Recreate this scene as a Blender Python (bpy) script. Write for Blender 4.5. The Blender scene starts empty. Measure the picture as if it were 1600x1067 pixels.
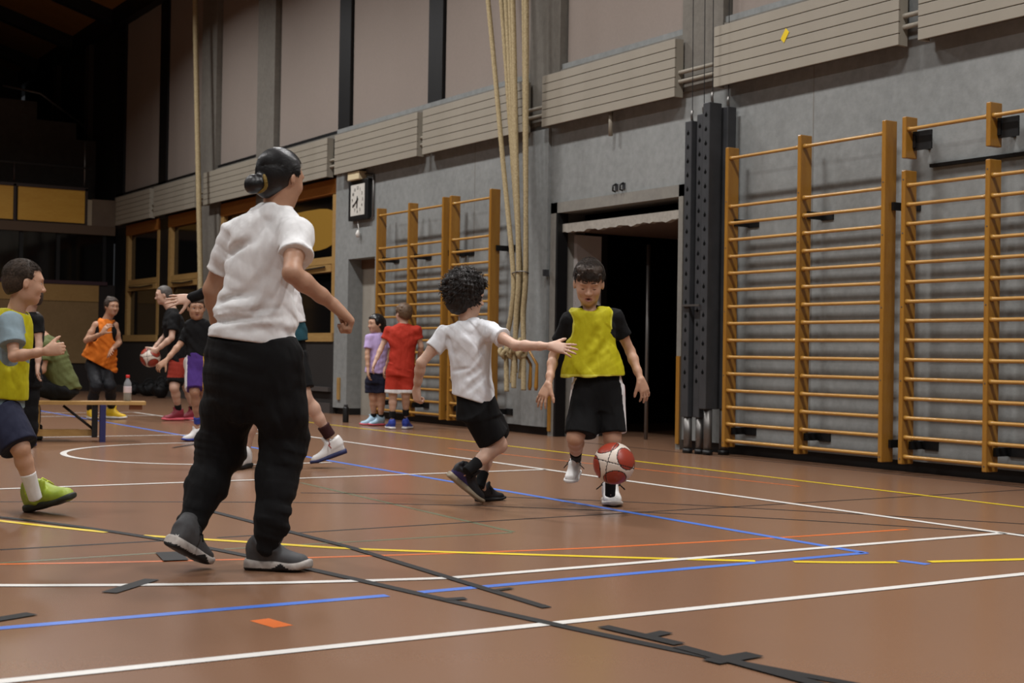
import bpy, bmesh, math, random
import numpy as np
from mathutils import Vector, Matrix
random.seed(7); rng = np.random.default_rng(7)
scn = bpy.context.scene
COL = scn.collection
# ------------------------------------------------------------------ camera
F_PX, CXP, CYP, CAM_H = 2222.2, 800.0, 533.5, 0.85
RW = np.array([[8.46265388e-01, -1.81864022e-02, -5.32451076e-01],
               [-5.32530267e-01, 5.71384407e-04, -8.46410768e-01],
               [1.56974009e-02, 9.99834450e-01, -9.20126676e-03]])
cam = bpy.data.cameras.new('camera'); cam_o = bpy.data.objects.new('camera', cam); COL.objects.link(cam_o)
cam.sensor_width = 36; cam.lens = 50; cam.clip_end = 200
M4 = Matrix.Identity(4)
for i in range(3):
    for j in range(3): M4[i][j] = RW[i, j]
M4.translation = Vector((0, 0, CAM_H)); cam_o.matrix_world = M4
cam.dof.use_dof = True; cam.dof.focus_distance = 6.9; cam.dof.aperture_fstop = 5.0
scn.camera = cam_o
scn.view_settings.view_transform = 'Standard'; scn.view_settings.look = 'None'
scn.view_settings.gamma = 1; scn.view_settings.use_curve_mapping = False
scn.view_settings.exposure = 0.0
# ------------------------------------------------------------------ light of the hall
world = bpy.data.worlds.new('hall_air'); scn.world = world; world.use_nodes = True
world.node_tree.nodes['Background'].inputs[0].default_value = (.9, .93, 1, 1)
world.node_tree.nodes['Background'].inputs[1].default_value = 0.03
def hall_lamp(x, y, z, p, spread=150):
    l = bpy.data.lights.new('hall_lamp', 'AREA'); l.shape = 'RECTANGLE'; l.size = .35; l.size_y = 1.0
    l.energy = p; l.color = (1, .985, .975); l.spread = math.radians(spread)
    o = bpy.data.objects.new('hall_lamp', l); COL.objects.link(o); o.location = (x, y, z)
for y in (-2.5, 1.5, 5.5, 9.5, 13.5, 17.5, 21.5): hall_lamp(5.1, y, 7.2, 190)  # first lamp is added behind the camera to lift surfaces facing it
for y in (-4.5, 1.5, 7.5, 13.5, 19.5): hall_lamp(-1.0, y, 7.8, 170); hall_lamp(-7.0, y, 7.8, 130)  # both rows also get an added lamp behind the camera

# ------------------------------------------------------------------ pixel helpers (photograph 1600 x 1067)
CAM = np.array([0, 0, CAM_H])
def ray(px, py): return RW @ np.array([px - CXP, -(py - CYP), -F_PX])
def fl(px, py, z=0.0):
    d = ray(px, py); return CAM + d * ((z - CAM_H) / d[2])
def at(px, py, dep): return CAM + ray(px, py) / F_PX * dep

# ------------------------------------------------------------------ materials
MATS = {}
def mat(name, col, rough=.6, spec=.5, metal=0, noise=None, bump=None, col2=None, stretch=(1, 1, 1), coat=0, sheen=0, trans=0, sss=0):
    if name in MATS: return MATS[name]
    m = bpy.data.materials.new(name); m.use_nodes = True; nt = m.node_tree; b = nt.nodes['Principled BSDF']
    def s2l(c): return tuple((x / 12.92 if x <= .04045 else ((x + .055) / 1.055) ** 2.4) for x in c)
    c1 = (*s2l(col), 1); b.inputs['Base Color'].default_value = c1
    b.inputs['Roughness'].default_value = rough; b.inputs['Metallic'].default_value = metal
    b.inputs['Specular IOR Level'].default_value = spec; b.inputs['Coat Weight'].default_value = coat
    b.inputs['Coat Roughness'].default_value = .15
    if sheen: b.inputs['Sheen Weight'].default_value = sheen
    if trans: b.inputs['Transmission Weight'].default_value = trans
    if sss:
        b.inputs['Subsurface Weight'].default_value = sss; b.inputs['Subsurface Radius'].default_value = (.012, .005, .003)
        b.inputs['Subsurface Scale'].default_value = 1.0
    if noise or bump:
        tc = nt.nodes.new('ShaderNodeTexCoord'); mp = nt.nodes.new('ShaderNodeMapping')
        mp.inputs['Scale'].default_value = stretch; nt.links.new(tc.outputs['Object'], mp.inputs['Vector'])
    if noise:
        prev = None
        sc = noise if isinstance(noise, (list, tuple)) else [noise]
        c2 = (*s2l(col2 or tuple(max(0, x - .08) for x in col)), 1)
        acc = None
        for k, s in enumerate(sc):
            n = nt.nodes.new('ShaderNodeTexNoise'); n.inputs['Scale'].default_value = s; n.inputs['Detail'].default_value = 5
            n.inputs['Roughness'].default_value = .6
            nt.links.new(mp.outputs[0], n.inputs['Vector'])
            if acc is None: acc = n.outputs['Fac']
            else:
                mm = nt.nodes.new('ShaderNodeMath'); mm.operation = 'ADD'; nt.links.new(acc, mm.inputs[0]); nt.links.new(n.outputs['Fac'], mm.inputs[1])
                m2 = nt.nodes.new('ShaderNodeMath'); m2.operation = 'MULTIPLY'; m2.inputs[1].default_value = .5; nt.links.new(mm.outputs[0], m2.inputs[0]); acc = m2.outputs[0]
        r = nt.nodes.new('ShaderNodeValToRGB'); r.color_ramp.elements[0].position = .32; r.color_ramp.elements[1].position = .68
        r.color_ramp.elements[0].color = c2; r.color_ramp.elements[1].color = c1
        nt.links.new(acc, r.inputs[0]); nt.links.new(r.outputs[0], b.inputs['Base Color'])
    if bump:
        n = nt.nodes.new('ShaderNodeTexNoise'); n.inputs['Scale'].default_value = bump[0]; n.inputs['Detail'].default_value = 4
        nt.links.new(mp.outputs[0], n.inputs['Vector'])
        bp = nt.nodes.new('ShaderNodeBump'); bp.inputs['Strength'].default_value = bump[1]; bp.inputs['Distance'].default_value = bump[2] if len(bump) > 2 else .01
        nt.links.new(n.outputs['Fac'], bp.inputs['Height']); nt.links.new(bp.outputs[0], b.inputs['Normal'])
    MATS[name] = m; return m

concrete = mat('concrete', (.535, .545, .54), .85, .3, noise=[.9, 14], col2=(.44, .45, .445), bump=(60, .25, .004))
concrete_p = mat('concrete_pilaster', (.46, .445, .415), .85, .3, noise=[1.2, 18], col2=(.385, .37, .345), bump=(60, .25, .004))
concrete_d = mat('concrete_gallery', (.30, .285, .27), .9, .2, noise=[1.0, 9], col2=(.24, .225, .21))  # colour darkened to put the unlit gallery's shade into the concrete
floor_m = mat('sports_floor', (.51, .385, .30), .24, .5, noise=[.35, 160], col2=(.475, .35, .27), bump=(5, .03, .01))
wood = mat('varnished_wood', (.62, .45, .175), .32, .5, noise=[3, 30], col2=(.52, .345, .11), stretch=(8, 8, .8), coat=.25)
wood_r = mat('varnished_rung', (.70, .53, .25), .3, .5, noise=[3, 30], col2=(.60, .42, .17), stretch=(8, .8, 8), coat=.25)
wood_f = mat('window_wood', (.64, .52, .32), .5, .4, noise=[3, 20], col2=(.55, .42, .24), stretch=(8, 1, 8))
wood_o = mat('header_wood', (.58, .38, .16), .5, .4, noise=[3, 16], col2=(.52, .30, .11), stretch=(8, 1, 8))
wood_y = mat('gallery_panel', (.82, .64, .27), .45, .4, noise=[1.5, 10], col2=(.76, .56, .20), stretch=(1, 1, 6))
wood_c = mat('ceiling_boards', (.55, .39, .17), .7, .3, noise=[2, 12], col2=(.45, .31, .12), stretch=(1, 6, 1))
cream = mat('radiator_cream', (.555, .53, .48), .6, .4, noise=[2.5], col2=(.53, .505, .455))
cream_d = mat('radiator_gap', (.30, .27, .24), .7, .3)
blind_m = mat('blind_fabric', (.545, .505, .475), .9, .2, noise=[.6, 40], col2=(.515, .475, .445), bump=(300, .2, .002))
black = mat('black_paint', (.055, .055, .06), .5, .4, noise=[8], col2=(.035, .035, .04))
blackmetal = mat('dark_steel', (.205, .21, .22), .5, .5, .0, noise=[6], col2=(.165, .17, .18))
hole_m = mat('hole_black', (.01, .01, .01), .9, .1)
darkwall = mat('dark_wall', (.155, .145, .14), .8, .3, noise=[2, 30], col2=(.13, .12, .115))
darkend = mat('dark_end_wall', (.13, .095, .085), .6, .4, noise=[1.5], col2=(.10, .075, .07))
tanpanel = mat('tan_board', (.50, .40, .26), .6, .4, noise=[2, 20], col2=(.45, .355, .22))
tanpanel2 = mat('tan_board_upper', (.60, .47, .27), .6, .4, noise=[2, 20], col2=(.55, .42, .23))
glass_d = mat('night_glass', (.035, .035, .037), .08, .6)
steel = mat('steel', (.45, .44, .43), .4, .5, .8)
greydoor = mat('door_paint', (.60, .58, .54), .7, .3, noise=[1.5, 10], col2=(.55, .53, .49))
greyframe = mat('frame_concrete', (.50, .49, .46), .8, .3, noise=[2, 20], col2=(.43, .42, .40))
rope_m = mat('rope_hemp', (.68, .62, .49), .9, .2, noise=[60], col2=(.54, .48, .36))
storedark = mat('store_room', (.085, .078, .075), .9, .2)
white = mat('white_paint', (.84, .83, .81), .5, .4)
LW = mat('line_white', (.86, .85, .83), .35, .5, noise=[3, 40], col2=(.80, .79, .77))
LB = mat('line_blue', (.31, .47, .80), .35, .5, noise=[3], col2=(.28, .43, .76))
LY = mat('line_yellow', (.86, .75, .16), .35, .5, noise=[3], col2=(.82, .70, .12))
LK = mat('line_black', (.125, .12, .12), .6, .2, noise=[4], col2=(.10, .095, .095))
LO = mat('line_orange', (.80, .41, .19), .35, .5, noise=[3], col2=(.76, .38, .17))
LG = mat('line_green', (.36, .40, .31), .35, .5, noise=[3], col2=(.40, .38, .29))

# ------------------------------------------------------------------ mesh helpers
class MB:
    def __init__(s): s.v = []; s.f = []
    def add(s, vs, fs):
        n = len(s.v); s.v += [tuple(map(float, p)) for p in vs]; s.f += [tuple(i + n for i in q) for q in fs]; return s
    def box(s, x0, x1, y0, y1, z0, z1, b=0.0):
        if x0 > x1: x0, x1 = x1, x0
        if y0 > y1: y0, y1 = y1, y0
        if z0 > z1: z0, z1 = z1, z0
        if b <= 0:
            vs = [(x, y, z) for x in (x0, x1) for y in (y0, y1) for z in (z0, z1)]
            return s.add(vs, [(0, 1, 3, 2), (4, 6, 7, 5), (0, 4, 5, 1), (2, 3, 7, 6), (0, 2, 6, 4), (1, 5, 7, 3)])
        bm = bmesh.new(); bmesh.ops.create_cube(bm, size=1)
        for v in bm.verts: v.co = Vector(((x0 + x1) / 2 + v.co.x * (x1 - x0), (y0 + y1) / 2 + v.co.y * (y1 - y0), (z0 + z1) / 2 + v.co.z * (z1 - z0)))
        bmesh.ops.bevel(bm, geom=bm.edges[:], offset=b, segments=2, affect='EDGES', profile=.5)
        bm.verts.index_update(); s.add([v.co for v in bm.verts], [[v.index for v in f.verts] for f in bm.faces]); bm.free(); return s
    def tube(s, pts, r, n=10, closed=False):
        pts = [Vector(p) for p in pts]; rs = r if isinstance(r, (list, tuple)) else [r] * len(pts)
        vs = []; N = len(pts); up = None
        for i, p in enumerate(pts):
            t = (pts[min(i + 1, N - 1)] - pts[max(i - 1, 0)]).normalized()
            if up is None: up = t.orthogonal().normalized()
            up = (up - t * up.dot(t)).normalized(); w = t.cross(up)
            for k in range(n):
                a = 2 * math.pi * k / n; vs.append(p + (up * math.cos(a) + w * math.sin(a)) * rs[i])
        fs = [(i * n + k, i * n + (k + 1) % n, (i + 1) * n + (k + 1) % n, (i + 1) * n + k) for i in range(N - 1) for k in range(n)]
        fs += [tuple(range(n - 1, -1, -1)), tuple((N - 1) * n + k for k in range(n))]
        return s.add(vs, fs)
    def lathe(s, prof, c, n=24):
        vs = []; c = Vector(c)
        for r, z in prof:
            for k in range(n):
                a = 2 * math.pi * k / n; vs.append((c.x + r * math.cos(a), c.y + r * math.sin(a), c.z + z))
        N = len(prof)
        fs = [(i * n + k, i * n + (k + 1) % n, (i + 1) * n + (k + 1) % n, (i + 1) * n + k) for i in range(N - 1) for k in range(n)]
        fs += [tuple(range(n - 1, -1, -1)), tuple((N - 1) * n + k for k in range(n))]
        return s.add(vs, fs)
    def build(s, name, m, parent=None, smooth=False):
        me = bpy.data.meshes.new(name); me.from_pydata(s.v, [], s.f); me.materials.append(m)
        if smooth: me.shade_smooth()
        o = bpy.data.objects.new(name, me); COL.objects.link(o)
        if parent is not None:
            o.parent = parent; o.matrix_parent_inverse = Matrix.Translation(-Vector(parent.location)) if True else None
        return o
def tag(o, label, cat, group=None):
    o['label'] = label; o['category'] = cat
    if group: o['group'] = group
    return o
def thing(name, label, cat, loc=(0, 0, 0), group=None):
    o = bpy.data.objects.new(name, None); COL.objects.link(o); o.location = loc; o.empty_display_size = .1
    return tag(o, label, cat, group)
def struct(o): o['kind'] = 'structure'; return o
def B(name, m, parent, *a, b=0): return MB().box(*a, b=b).build(name, m, parent)
def dup_part(src, name, parent, off=(0, 0, 0)):
    o = bpy.data.objects.new(name, src.data); COL.objects.link(o); o.parent = parent
    o.matrix_parent_inverse = Matrix.Translation(-Vector(parent.location)); o.location = off; return o

# ------------------------------------------------------------------ the hall shell
W = 8.33          # plane of the long wall
YE = 28.15        # plane of the end wall
floor = struct(B('floor', floor_m, None, -12, W + 6, -8, 40, -.1, 0))
def ceil_z(x): return 7.55 + .3 * (W - x)
ce = MB()
for (xa, xb) in ((-12, -1.8), (-1.8, W + .4)):
    za, zb = (ceil_z(-1.8) - .3 * (-1.8 - xa), ceil_z(-1.8)) if xa == -12 else (ceil_z(xa), ceil_z(xb))
    vs = [(xa, -8, za), (xb, -8, zb), (xb, 40, zb), (xa, 40, za)]; vs += [(x, y, z + .2) for x, y, z in vs]
    ce.add(vs, [(0, 3, 2, 1), (4, 5, 6, 7), (0, 1, 5, 4), (1, 2, 6, 5), (2, 3, 7, 6), (3, 0, 4, 7)])
ceiling = struct(ce.build('ceiling', wood_c))
for y in (4, 8.2, 12.2, 16.2, 20.2, 24.2, 28.3, 31.2, 34.2):
    m = MB(); h = .28
    vs = [(x, yy, ceil_z(x) - d) for x in (W, -1.8) for yy in (y - .11, y + .11) for d in (h, .0)]
    m.add(vs, [(0, 1, 3, 2), (4, 6, 7, 5), (0, 4, 5, 1), (2, 3, 7, 6), (0, 2, 6, 4), (1, 5, 7, 3)])
    m.build('roof_beam', black, ceiling)
B('edge_beam', black, ceiling, W - .12, W + .3, -8, 40, 7.22, 7.62)
struct(B('wall_left', concrete_p, None, -12.2, -12, -8, 40, 0, 7)); struct(B('wall_back', concrete_p, None, -12, W + .3, -8.2, -8, 0, 9))
# long wall: concrete part with store-room opening and side door recess
TH = .32
wall = struct(bpy.data.objects.new('wall_right', None)); COL.objects.link(wall)
DY0, DY1, DZ = 10.34, 12.42, 2.37       # store opening
SY0, SY1, SZ = 16.62, 17.42, 2.10       # side door recess
B('wall_slab', concrete, wall, W, W + TH, -8, DY0, .09, 3.9)
B('wall_slab', concrete, wall, W, W + TH, DY0, DY1, DZ, 3.9)
B('wall_slab', concrete, wall, W, W + TH, DY1, SY0, .09, 3.9)
B('wall_slab', concrete, wall, W, W + TH, SY0, SY1, SZ, 3.9)
B('wall_slab', concrete, wall, W, W + TH, SY1, 17.84, .09, 3.9)
for ya, yb in ((-8, DY0 - .0), (DY1, SY0), (SY1, 17.84)): B('base_recess', black, wall, W + .05, W + TH, ya, yb, 0, .09)
B('pilaster', concrete, wall, W - .035, W + .05, 12.52, 12.98, .09, 3.25)
for yy in (8.62, 14.1): B('wall_joint', concrete_p, wall, W - .0015, W + .01, yy - .004, yy + .004, .09, 3.3)
# upper pilasters, dark mullions, upper dark glazing
for ya, yb in ((22.49, 23.19), (20.02, 20.70), (12.34, 12.92), (9.74, 10.31), (4.5, 5.1)):
    B('pilaster', concrete_p, wall, W - .03, W + .3, ya, yb, 3.3, 7.3)
for ya, yb in ((25.13, 25.55), (17.5, 17.86), (14.95, 15.3), (7.22, 7.6), (27.7, 28.15)):
    B('mullion', black, wall, W + .02, W + .3, ya, yb, 3.3, 7.3)
B('upper_glazing', glass_d, wall, W + .16, W + .2, -8, 28.2, 3.9, 7.3)
# far lower wall below / between the tall windows
B('parapet_wall', darkwall, wall, W, W + TH, 17.84, 28.2, 0, 1.0)
B('skirting', mat('skirting_dark', (.24, .22, .21), .7), wall, W - .02, W, 17.9, 28.1, .0, .14); B('ledge', mat('ledge_dark', (.25, .23, .22), .7), wall, W - .05, W, 17.9, 22, .3, .36)
for ya, yb, mm in ((27.42, 28.2, black), (24.92, 25.42, black), (22.3, 23.25, concrete_p), (20.02, 20.70, concrete_p)):
    B('pier', mm, wall, W - (.02 if mm is concrete_p else -.03), W + TH, ya, yb, 1.0, 3.35)
B('lintel', black, wall, W + .02, W + TH, 17.84, 28.2, 3.2, 3.9)
# side door
d1 = struct(B('door_1', greydoor, None, W + .22, W + .27, SY0, SY1, 0, SZ - .12)); B('door_head', mat('door_head', (.40, .30, .22), .6), d1, W + .2, W + .27, SY0, SY1, SZ - .12, SZ)
B('socket_plate', wood_f, wall, W - .02, W, 17.60, 17.68, .2, .5)
# tall windows
def tall_window(n, y0, y1, half=False):
    w = struct(bpy.data.objects.new('window_%d' % n, None)); COL.objects.link(w)
    B('window_header', wood_o, w, W + .01, W + .15, y0, y1, 3.04, 3.24)
    for a, b_ in ((y0, y0 + .13), (y1 - .13, y1)): B('window_frame', wood_f, w, W + .02, W + .15, a, b_, 1.0, 3.04)
    B('transom', wood_f, w, W + .01, W + .15, y0 + .13, y1 - .13, 1.96, 2.06); B('transom', wood_f, w, W + .03, W + .15, y0 + .13, y1 - .13, 2.07, 2.17)
    B('window_sill', wood_f, w, W - .02, W + .15, y0, y1, .99, 1.11)
    MB().tube([(W - .01, y0 + .3, 2.03), (W - .01, (y0 + y1) / 2, 2.01), (W - .01, y1 - .3, 2.03)], .012, 6).build('window_latch', black, w)
    B('pane', glass_d, w, W + .09, W + .11, y0 + .13, y1 - .13, 2.17, 3.04); B('pane', glass_d, w, W + .09, W + .11, y0 + .13, y1 - .13, 1.11, 1.96)
tall_window(1, 25.42, 27.42); tall_window(2, 23.25, 24.92); tall_window(3, 20.70, 22.30); tall_window(4, 17.86, 20.02)
# solid rounded ochre sheet standing in for a reflection in the pane nearest the clock
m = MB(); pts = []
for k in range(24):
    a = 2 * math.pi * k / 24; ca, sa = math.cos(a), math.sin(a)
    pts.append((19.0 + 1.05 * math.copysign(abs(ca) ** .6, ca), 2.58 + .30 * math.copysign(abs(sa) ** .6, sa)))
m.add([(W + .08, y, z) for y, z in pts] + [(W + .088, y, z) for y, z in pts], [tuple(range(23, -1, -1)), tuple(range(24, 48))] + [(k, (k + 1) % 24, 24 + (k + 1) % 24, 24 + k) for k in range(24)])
m.build('ochre_reflection', mat('ochre', (.55, .42, .16), .4), bpy.data.objects['window_4'])

# ------------------------------------------------------------------ court lines painted on the floor
def strip(pts, w, m, lvl=1, name='court_line'):
    P = [np.array(p[:2], float) for p in pts]; z = .0006 * lvl; L = []; R_ = []
    for i in range(len(P)):
        t = P[min(i + 1, len(P) - 1)] - P[max(i - 1, 0)]; t /= np.linalg.norm(t); nrm = np.array([-t[1], t[0]])
        L.append((*(P[i] + nrm * w / 2), z)); R_.append((*(P[i] - nrm * w / 2), z))
    n = len(P); o = MB().add(L + R_, [(i, n + i, n + i + 1, i + 1) for i in range(n - 1)]).build(name, m, floor)
    return o
def smooth_pts(px, per=10):
    P = [fl(*p)[:2] for p in px]; P = [2 * P[0] - P[1]] + P + [2 * P[-1] - P[-2]]; out = []
    for i in range(1, len(P) - 2):
        for k in range(per):
            t = k / per; a, b, c, d = P[i - 1:i + 3]
            out.append(.5 * (2 * b + (c - a) * t + (2 * a - 5 * b + 4 * c - d) * t * t + (3 * b - a - 3 * c + d) * t ** 3))
    return out + [P[-2]]
def arc(cx, cy, r, a0, a1, n=60): return [(cx + r * math.cos(a0 + (a1 - a0) * k / n), cy + r * math.sin(a0 + (a1 - a0) * k / n)) for k in range(n + 1)]
XB, YS, YC = 5.85, 3.74, 11.24
strip([(-11, YS), (XB + .02, YS)], .05, LW, 4); strip([(XB, YS), (XB, 18.74)], .05, LW, 4); strip([(-11, 18.74), (XB, 18.74)], .05, LW, 4)
strip([(XB, 8.80), (.05, 8.80)], .05, LW, 4); strip([(XB, 13.69), (.05, 13.69)], .05, LW, 4); strip([(.05, 8.8), (.05, 13.69)], .05, LW, 4)
aa = math.asin(6.56 / 6.75)
strip([(XB, YC - 6.56), (4.27 - 6.75 * math.cos(aa), YC - 6.56)] + arc(4.27, YC, 6.75, math.pi + aa, math.pi - aa)[1:-1] + [(4.27 - 6.75 * math.cos(aa), YC + 6.56), (XB, YC + 6.56)], .05, LW, 4)
strip([(4.65, YC - 1.27), (4.27, YC - 1.27)] + arc(4.27, YC, 1.27, -math.pi / 2, -1.5 * math.pi, 40) + [(4.65, YC + 1.27)], .05, LW, 4)
strip(arc(.05, YC, 1.8, math.pi / 2, 1.5 * math.pi, 40), .05, LW, 4)
strip([(7.05, 19), (7.0, 3)], .045, LY, 3)
for px in ([(-60, 807), (0, 814), (80, 823), (168, 832)], [(222, 837), (400, 848), (560, 858), (800, 866), (1000, 872), (1180, 877)], [(1240, 878), (1320, 879), (1402, 879)], [(1452, 878), (1530, 876), (1640, 873)]):
    strip(smooth_pts(px), .05, LY, 3)
strip([fl(-40, 985)[:2], fl(605, 930.5)[:2]], .05, LB, 2); strip([fl(640, 927)[:2], fl(1352, 864)[:2]], .05, LB, 2)
strip([fl(1352, 864)[:2], (4.72, 10.6), (4.80, 19.5)], .05, LB, 2); strip([fl(1405, 876)[:2], fl(1450, 882)[:2]], .05, LB, 2)
strip(smooth_pts([(-30, 882), (200, 878), (560, 869), (900, 857), (1200, 841), (1418, 827)]), .035, LO, 1); strip([fl(405, 968)[:2], fl(443, 979)[:2]], .07, LO, 1)
strip([fl(700, 700)[:2], fl(1250, 760)[:2]], .03, LO, 1)
kp = np.array([fl(*q)[:2] for q in ((-40, 806), (60, 815), (150, 824), (250, 842), (360, 866), (480, 892), (600, 919), (720, 943), (840, 968), (1060, 1012), (1200, 1043), (1330, 1075))])
kc = np.polyfit(kp[:, 1], kp[:, 0], 3); strip([(np.polyval(kc, y), y) for y in np.linspace(kp[0, 1], kp[-1, 1], 60)], .045, LK, 5)
strip([(2.66, 7.2), (2.71, 5.6), (2.66, 3.98)], .04, LK, 5.5)
strip(smooth_pts([(-30, 784), (220, 784), (450, 785), (650, 788), (800, 792), (1150, 807), (1500, 828), (1640, 838)]), .03, LK, 1)
strip(smooth_pts([(470, 770), (640, 772), (800, 777), (1000, 785), (1300, 801), (1640, 821)]), .03, LK, 1)
strip([fl(0, 859)[:2], fl(250, 845)[:2]], .03, LK, 1); strip([fl(340, 840)[:2], fl(800, 812)[:2], fl(1640, 763)[:2]], .025, LK, 1)
strip([fl(-20, 881)[:2], fl(245, 864)[:2]], .03, LG, 1); strip([fl(350, 858)[:2], fl(800, 832)[:2]], .03, LG, 1); strip([fl(470, 754)[:2], fl(802, 831)[:2]], .03, LG, 1)
strip([fl(900, 690)[:2], fl(1700, 772)[:2]], .03, LK, 1)
for i_, (a, b_, w) in enumerate((((170, 927), (238, 906), .06), ((-10, 970), (50, 960), .06), ((688, 938), (728, 936), .045), ((770, 924), (800, 920), .03), ((942, 980), (1062, 1008), .05), ((1010, 996), (1042, 989), .05), ((1110, 1036), (1180, 1024), .07), ((1060, 1012), (1330, 1085), .05), ((262, 864), (275, 877), .10), ((270, 700), (330, 690), .03))):
    strip([fl(*a)[:2], fl(*b_)[:2]], w, LK, 6 + .35 * i_, 'tape_mark')

# ------------------------------------------------------------------ radiators, pipes, blinds
def radiator(y0, y1, label):
    t = thing('radiator', label, 'radiator', (W, (y0 + y1) / 2, 3.25), 'panel radiators under the high windows')
    B('radiator_body', cream_d, t, W - .135, W - .06, y0 + .01, y1 - .01, 3.26, 3.77)
    h = .54 / 6; first = None
    for k in range(6):
        z = 3.245 + k * h
        if first is None: first = B('panel_strip', cream, t, W - .15, W - .13, y0, y1, z, z + h - .006, b=.003)
        else: dup_part(first, 'panel_strip', t, (0, 0, k * h))
    for y in (y0, y1 - .03): B('end_cover', cream, t, W - .13, W - .05, y, y + .03, 3.245, 3.78)
    for y in (y0 + .3, y1 - .3): B('wall_bracket', steel, t, W - .06, W - .035, y, y + .04, 3.3, 3.7)
    return t
rads = [(25.5, 27.6, 'cream panel radiator nearest the gallery corner'), (23.12, 25.28, 'cream panel radiator just right of the corner one, above the second tall window'),
        (20.36, 22.70, 'cream panel radiator left of the hair bun of the woman in black trousers'), (17.84, 20.2, 'cream panel radiator partly behind the head of the woman in black trousers'),
        (15.25, 17.6, 'cream panel radiator directly above the wall clock'), (12.86, 15.11, 'cream panel radiator crossed by the bundle of climbing ropes'),
        (10.27, 12.49, 'cream panel radiator above the open storeroom doorway'), (7.57, 9.72, 'cream panel radiator with a small yellow sticker on it'),
        (5.2, 7.38, 'cream panel radiator in the top right corner above the split wall bars')]
for a, b_, l in rads: radiator(a, b_, l)
m = MB()
a = .045; s0 = [(W - .152, 8.86, 3.52), (W - .152, 8.80, 3.60), (W - .152, 8.76, 3.56), (W - .152, 8.82, 3.48)]
m.add(s0 + [(x - .002, y, z) for x, y, z in s0], [(0, 1, 2, 3), (7, 6, 5, 4), (0, 4, 5, 1), (1, 5, 6, 2), (2, 6, 7, 3), (3, 7, 4, 0)])
tag(m.build('sticker', LY), 'small yellow sticker on the radiator at upper right', 'sticker')
for k, (z, lab) in enumerate(((3.47, 'upper of the two cream heating pipes running between the radiators'), (3.385, 'lower of the two cream heating pipes running between the radiators'))):
    tag(MB().tube([(W - .09, 5, z), (W - .09, 27.5, z)], .02, 8).build('heating_pipe', cream, None, True), lab, 'pipe', 'heating pipes')
tag(MB().tube([(W - .08, 11.35, 3.3), (W - .08, 11.35, 3.02)], .022, 8).build('pipe_stub', cream, None, True), 'short cream pipe stub hanging below the radiator over the doorway', 'pipe')
bl = [(25.57, 27.68, 'pale roller blind nearest the gallery corner'), (23.2, 25.12, 'pale roller blind crossed by the single far climbing rope'), (20.72, 22.47, 'pale roller blind between the two close far pilasters'),
      (17.88, 19.98, 'pale roller blind above and right of the hair bun'), (15.32, 17.48, 'pale roller blind above the wall clock'), (12.95, 14.93, 'pale roller blind behind the bundle of ropes'),
      (10.33, 12.32, 'pale roller blind above the storeroom doorway'), (7.62, 9.72, 'pale roller blind above the radiator with the yellow sticker'), (5.12, 7.2, 'pale roller blind at the right edge')]
for a, b_, l in bl:
    t = thing('roller_blind', l, 'blind', (W, (a + b_) / 2, 3.85), 'roller blinds of the high windows')
    m = MB(); n = 14
    vs = []
    for z in (3.88, 5.0, 6.1, 7.22):
        for k in range(n + 1): vs.append((W + .06 + .006 * math.sin(k * 1.3 + a) * (1 if z < 5 else .4), a + (b_ - a) * k / n, z))
    nn = len(vs); vs += [(x + .012, y, z) for x, y, z in vs]
    fs = [(r * (n + 1) + k, r * (n + 1) + k + 1, (r + 1) * (n + 1) + k + 1, (r + 1) * (n + 1) + k) for r in range(3) for k in range(n)]
    fs += [tuple(nn + i for i in reversed(q)) for q in fs]
    m.add(vs, fs).build('blind_cloth', blind_m, t, True); B('bottom_bar', black, t, W + .05, W + .08, a, b_, 3.845, 3.88)
B('window_ledge', concrete_p, wall, W - .02, W + .3, -8, 28.1, 3.78, 3.84)

# ------------------------------------------------------------------ wall bars
RZ = [.135 + .1444 * k for k in range(15)]
XF = W - .24
def wall_bars(ys, label, ztop=2.67, split=False):
    t = thing('wall_bars', label, 'wall bars', (W - .2, ys[0], .08), 'gym wall bars')
    pt = {}
    def post(y, z0, z1):
        key = (z0, z1)
        if key not in pt: pt[key] = (y, B('post', wood, t, XF, XF + .125, y - .02, y + .02, z0, z1, b=.006))
        else: dup_part(pt[key][1], 'post', t, (0, y - pt[key][0], 0))
    for y in ys:
        if split: post(y, .08, 2.27); post(y, 2.36, ztop)
        else: post(y, .08, ztop)
    first = None
    for i in range(len(ys) - 1):
        for z in RZ + [2.575]:
            ya, yb = ys[i + 1] + .015, ys[i] - .015
            L = yb - ya
            if first is None or abs(first[2] - L) > .02:
                m = MB(); n = 14; prof = [1.5, 1.15, 1, 1, 1, 1.15, 1.5]; tt = [0, .04, .09, .5, .91, .96, 1]
                o = m.tube([(XF + .03, ya + L * q, z) for q in tt], [.0145 * q for q in prof], 10).build('rung', wood_r, t, True); first = (ya, z, L, o)
            else: dup_part(first[3], 'rung', t, (0, ya - first[0], z - first[1]))
    for y in ys:
        for z in ((.22, 2.02) if not split else (.22,)):
            o = MB().box(XF + .07, W, y - .045, y - .022, z - .03, z + .03).box(W - .012, W, y - .16, y - .022, z - .035, z + .035).build('bracket', black, t)
        if split: MB().box(XF + .07, W, y - .05, y - .022, 2.44, 2.56).box(XF + .08, XF + .095, y - .19, y - .022, 2.42, 2.56).build('bracket', black, t)
    sc = MB()
    for y in ys:
        for z in (.12, .7, 1.25, 1.8, 2.2): sc.tube([(XF - .002, y, z), (XF + .002, y, z)], .006, 6)
    sc.build('screws', steel, t)['kind'] = 'stuff'
    return t
wall_bars([9.42, 8.53, 7.62], 'large varnished wooden wall bars right of the dark steel posts, two bays wide')
wall_bars([7.42, 6.65, 5.88], 'varnished wooden wall bars at the right edge with a separate short top section', split=True)
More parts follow.
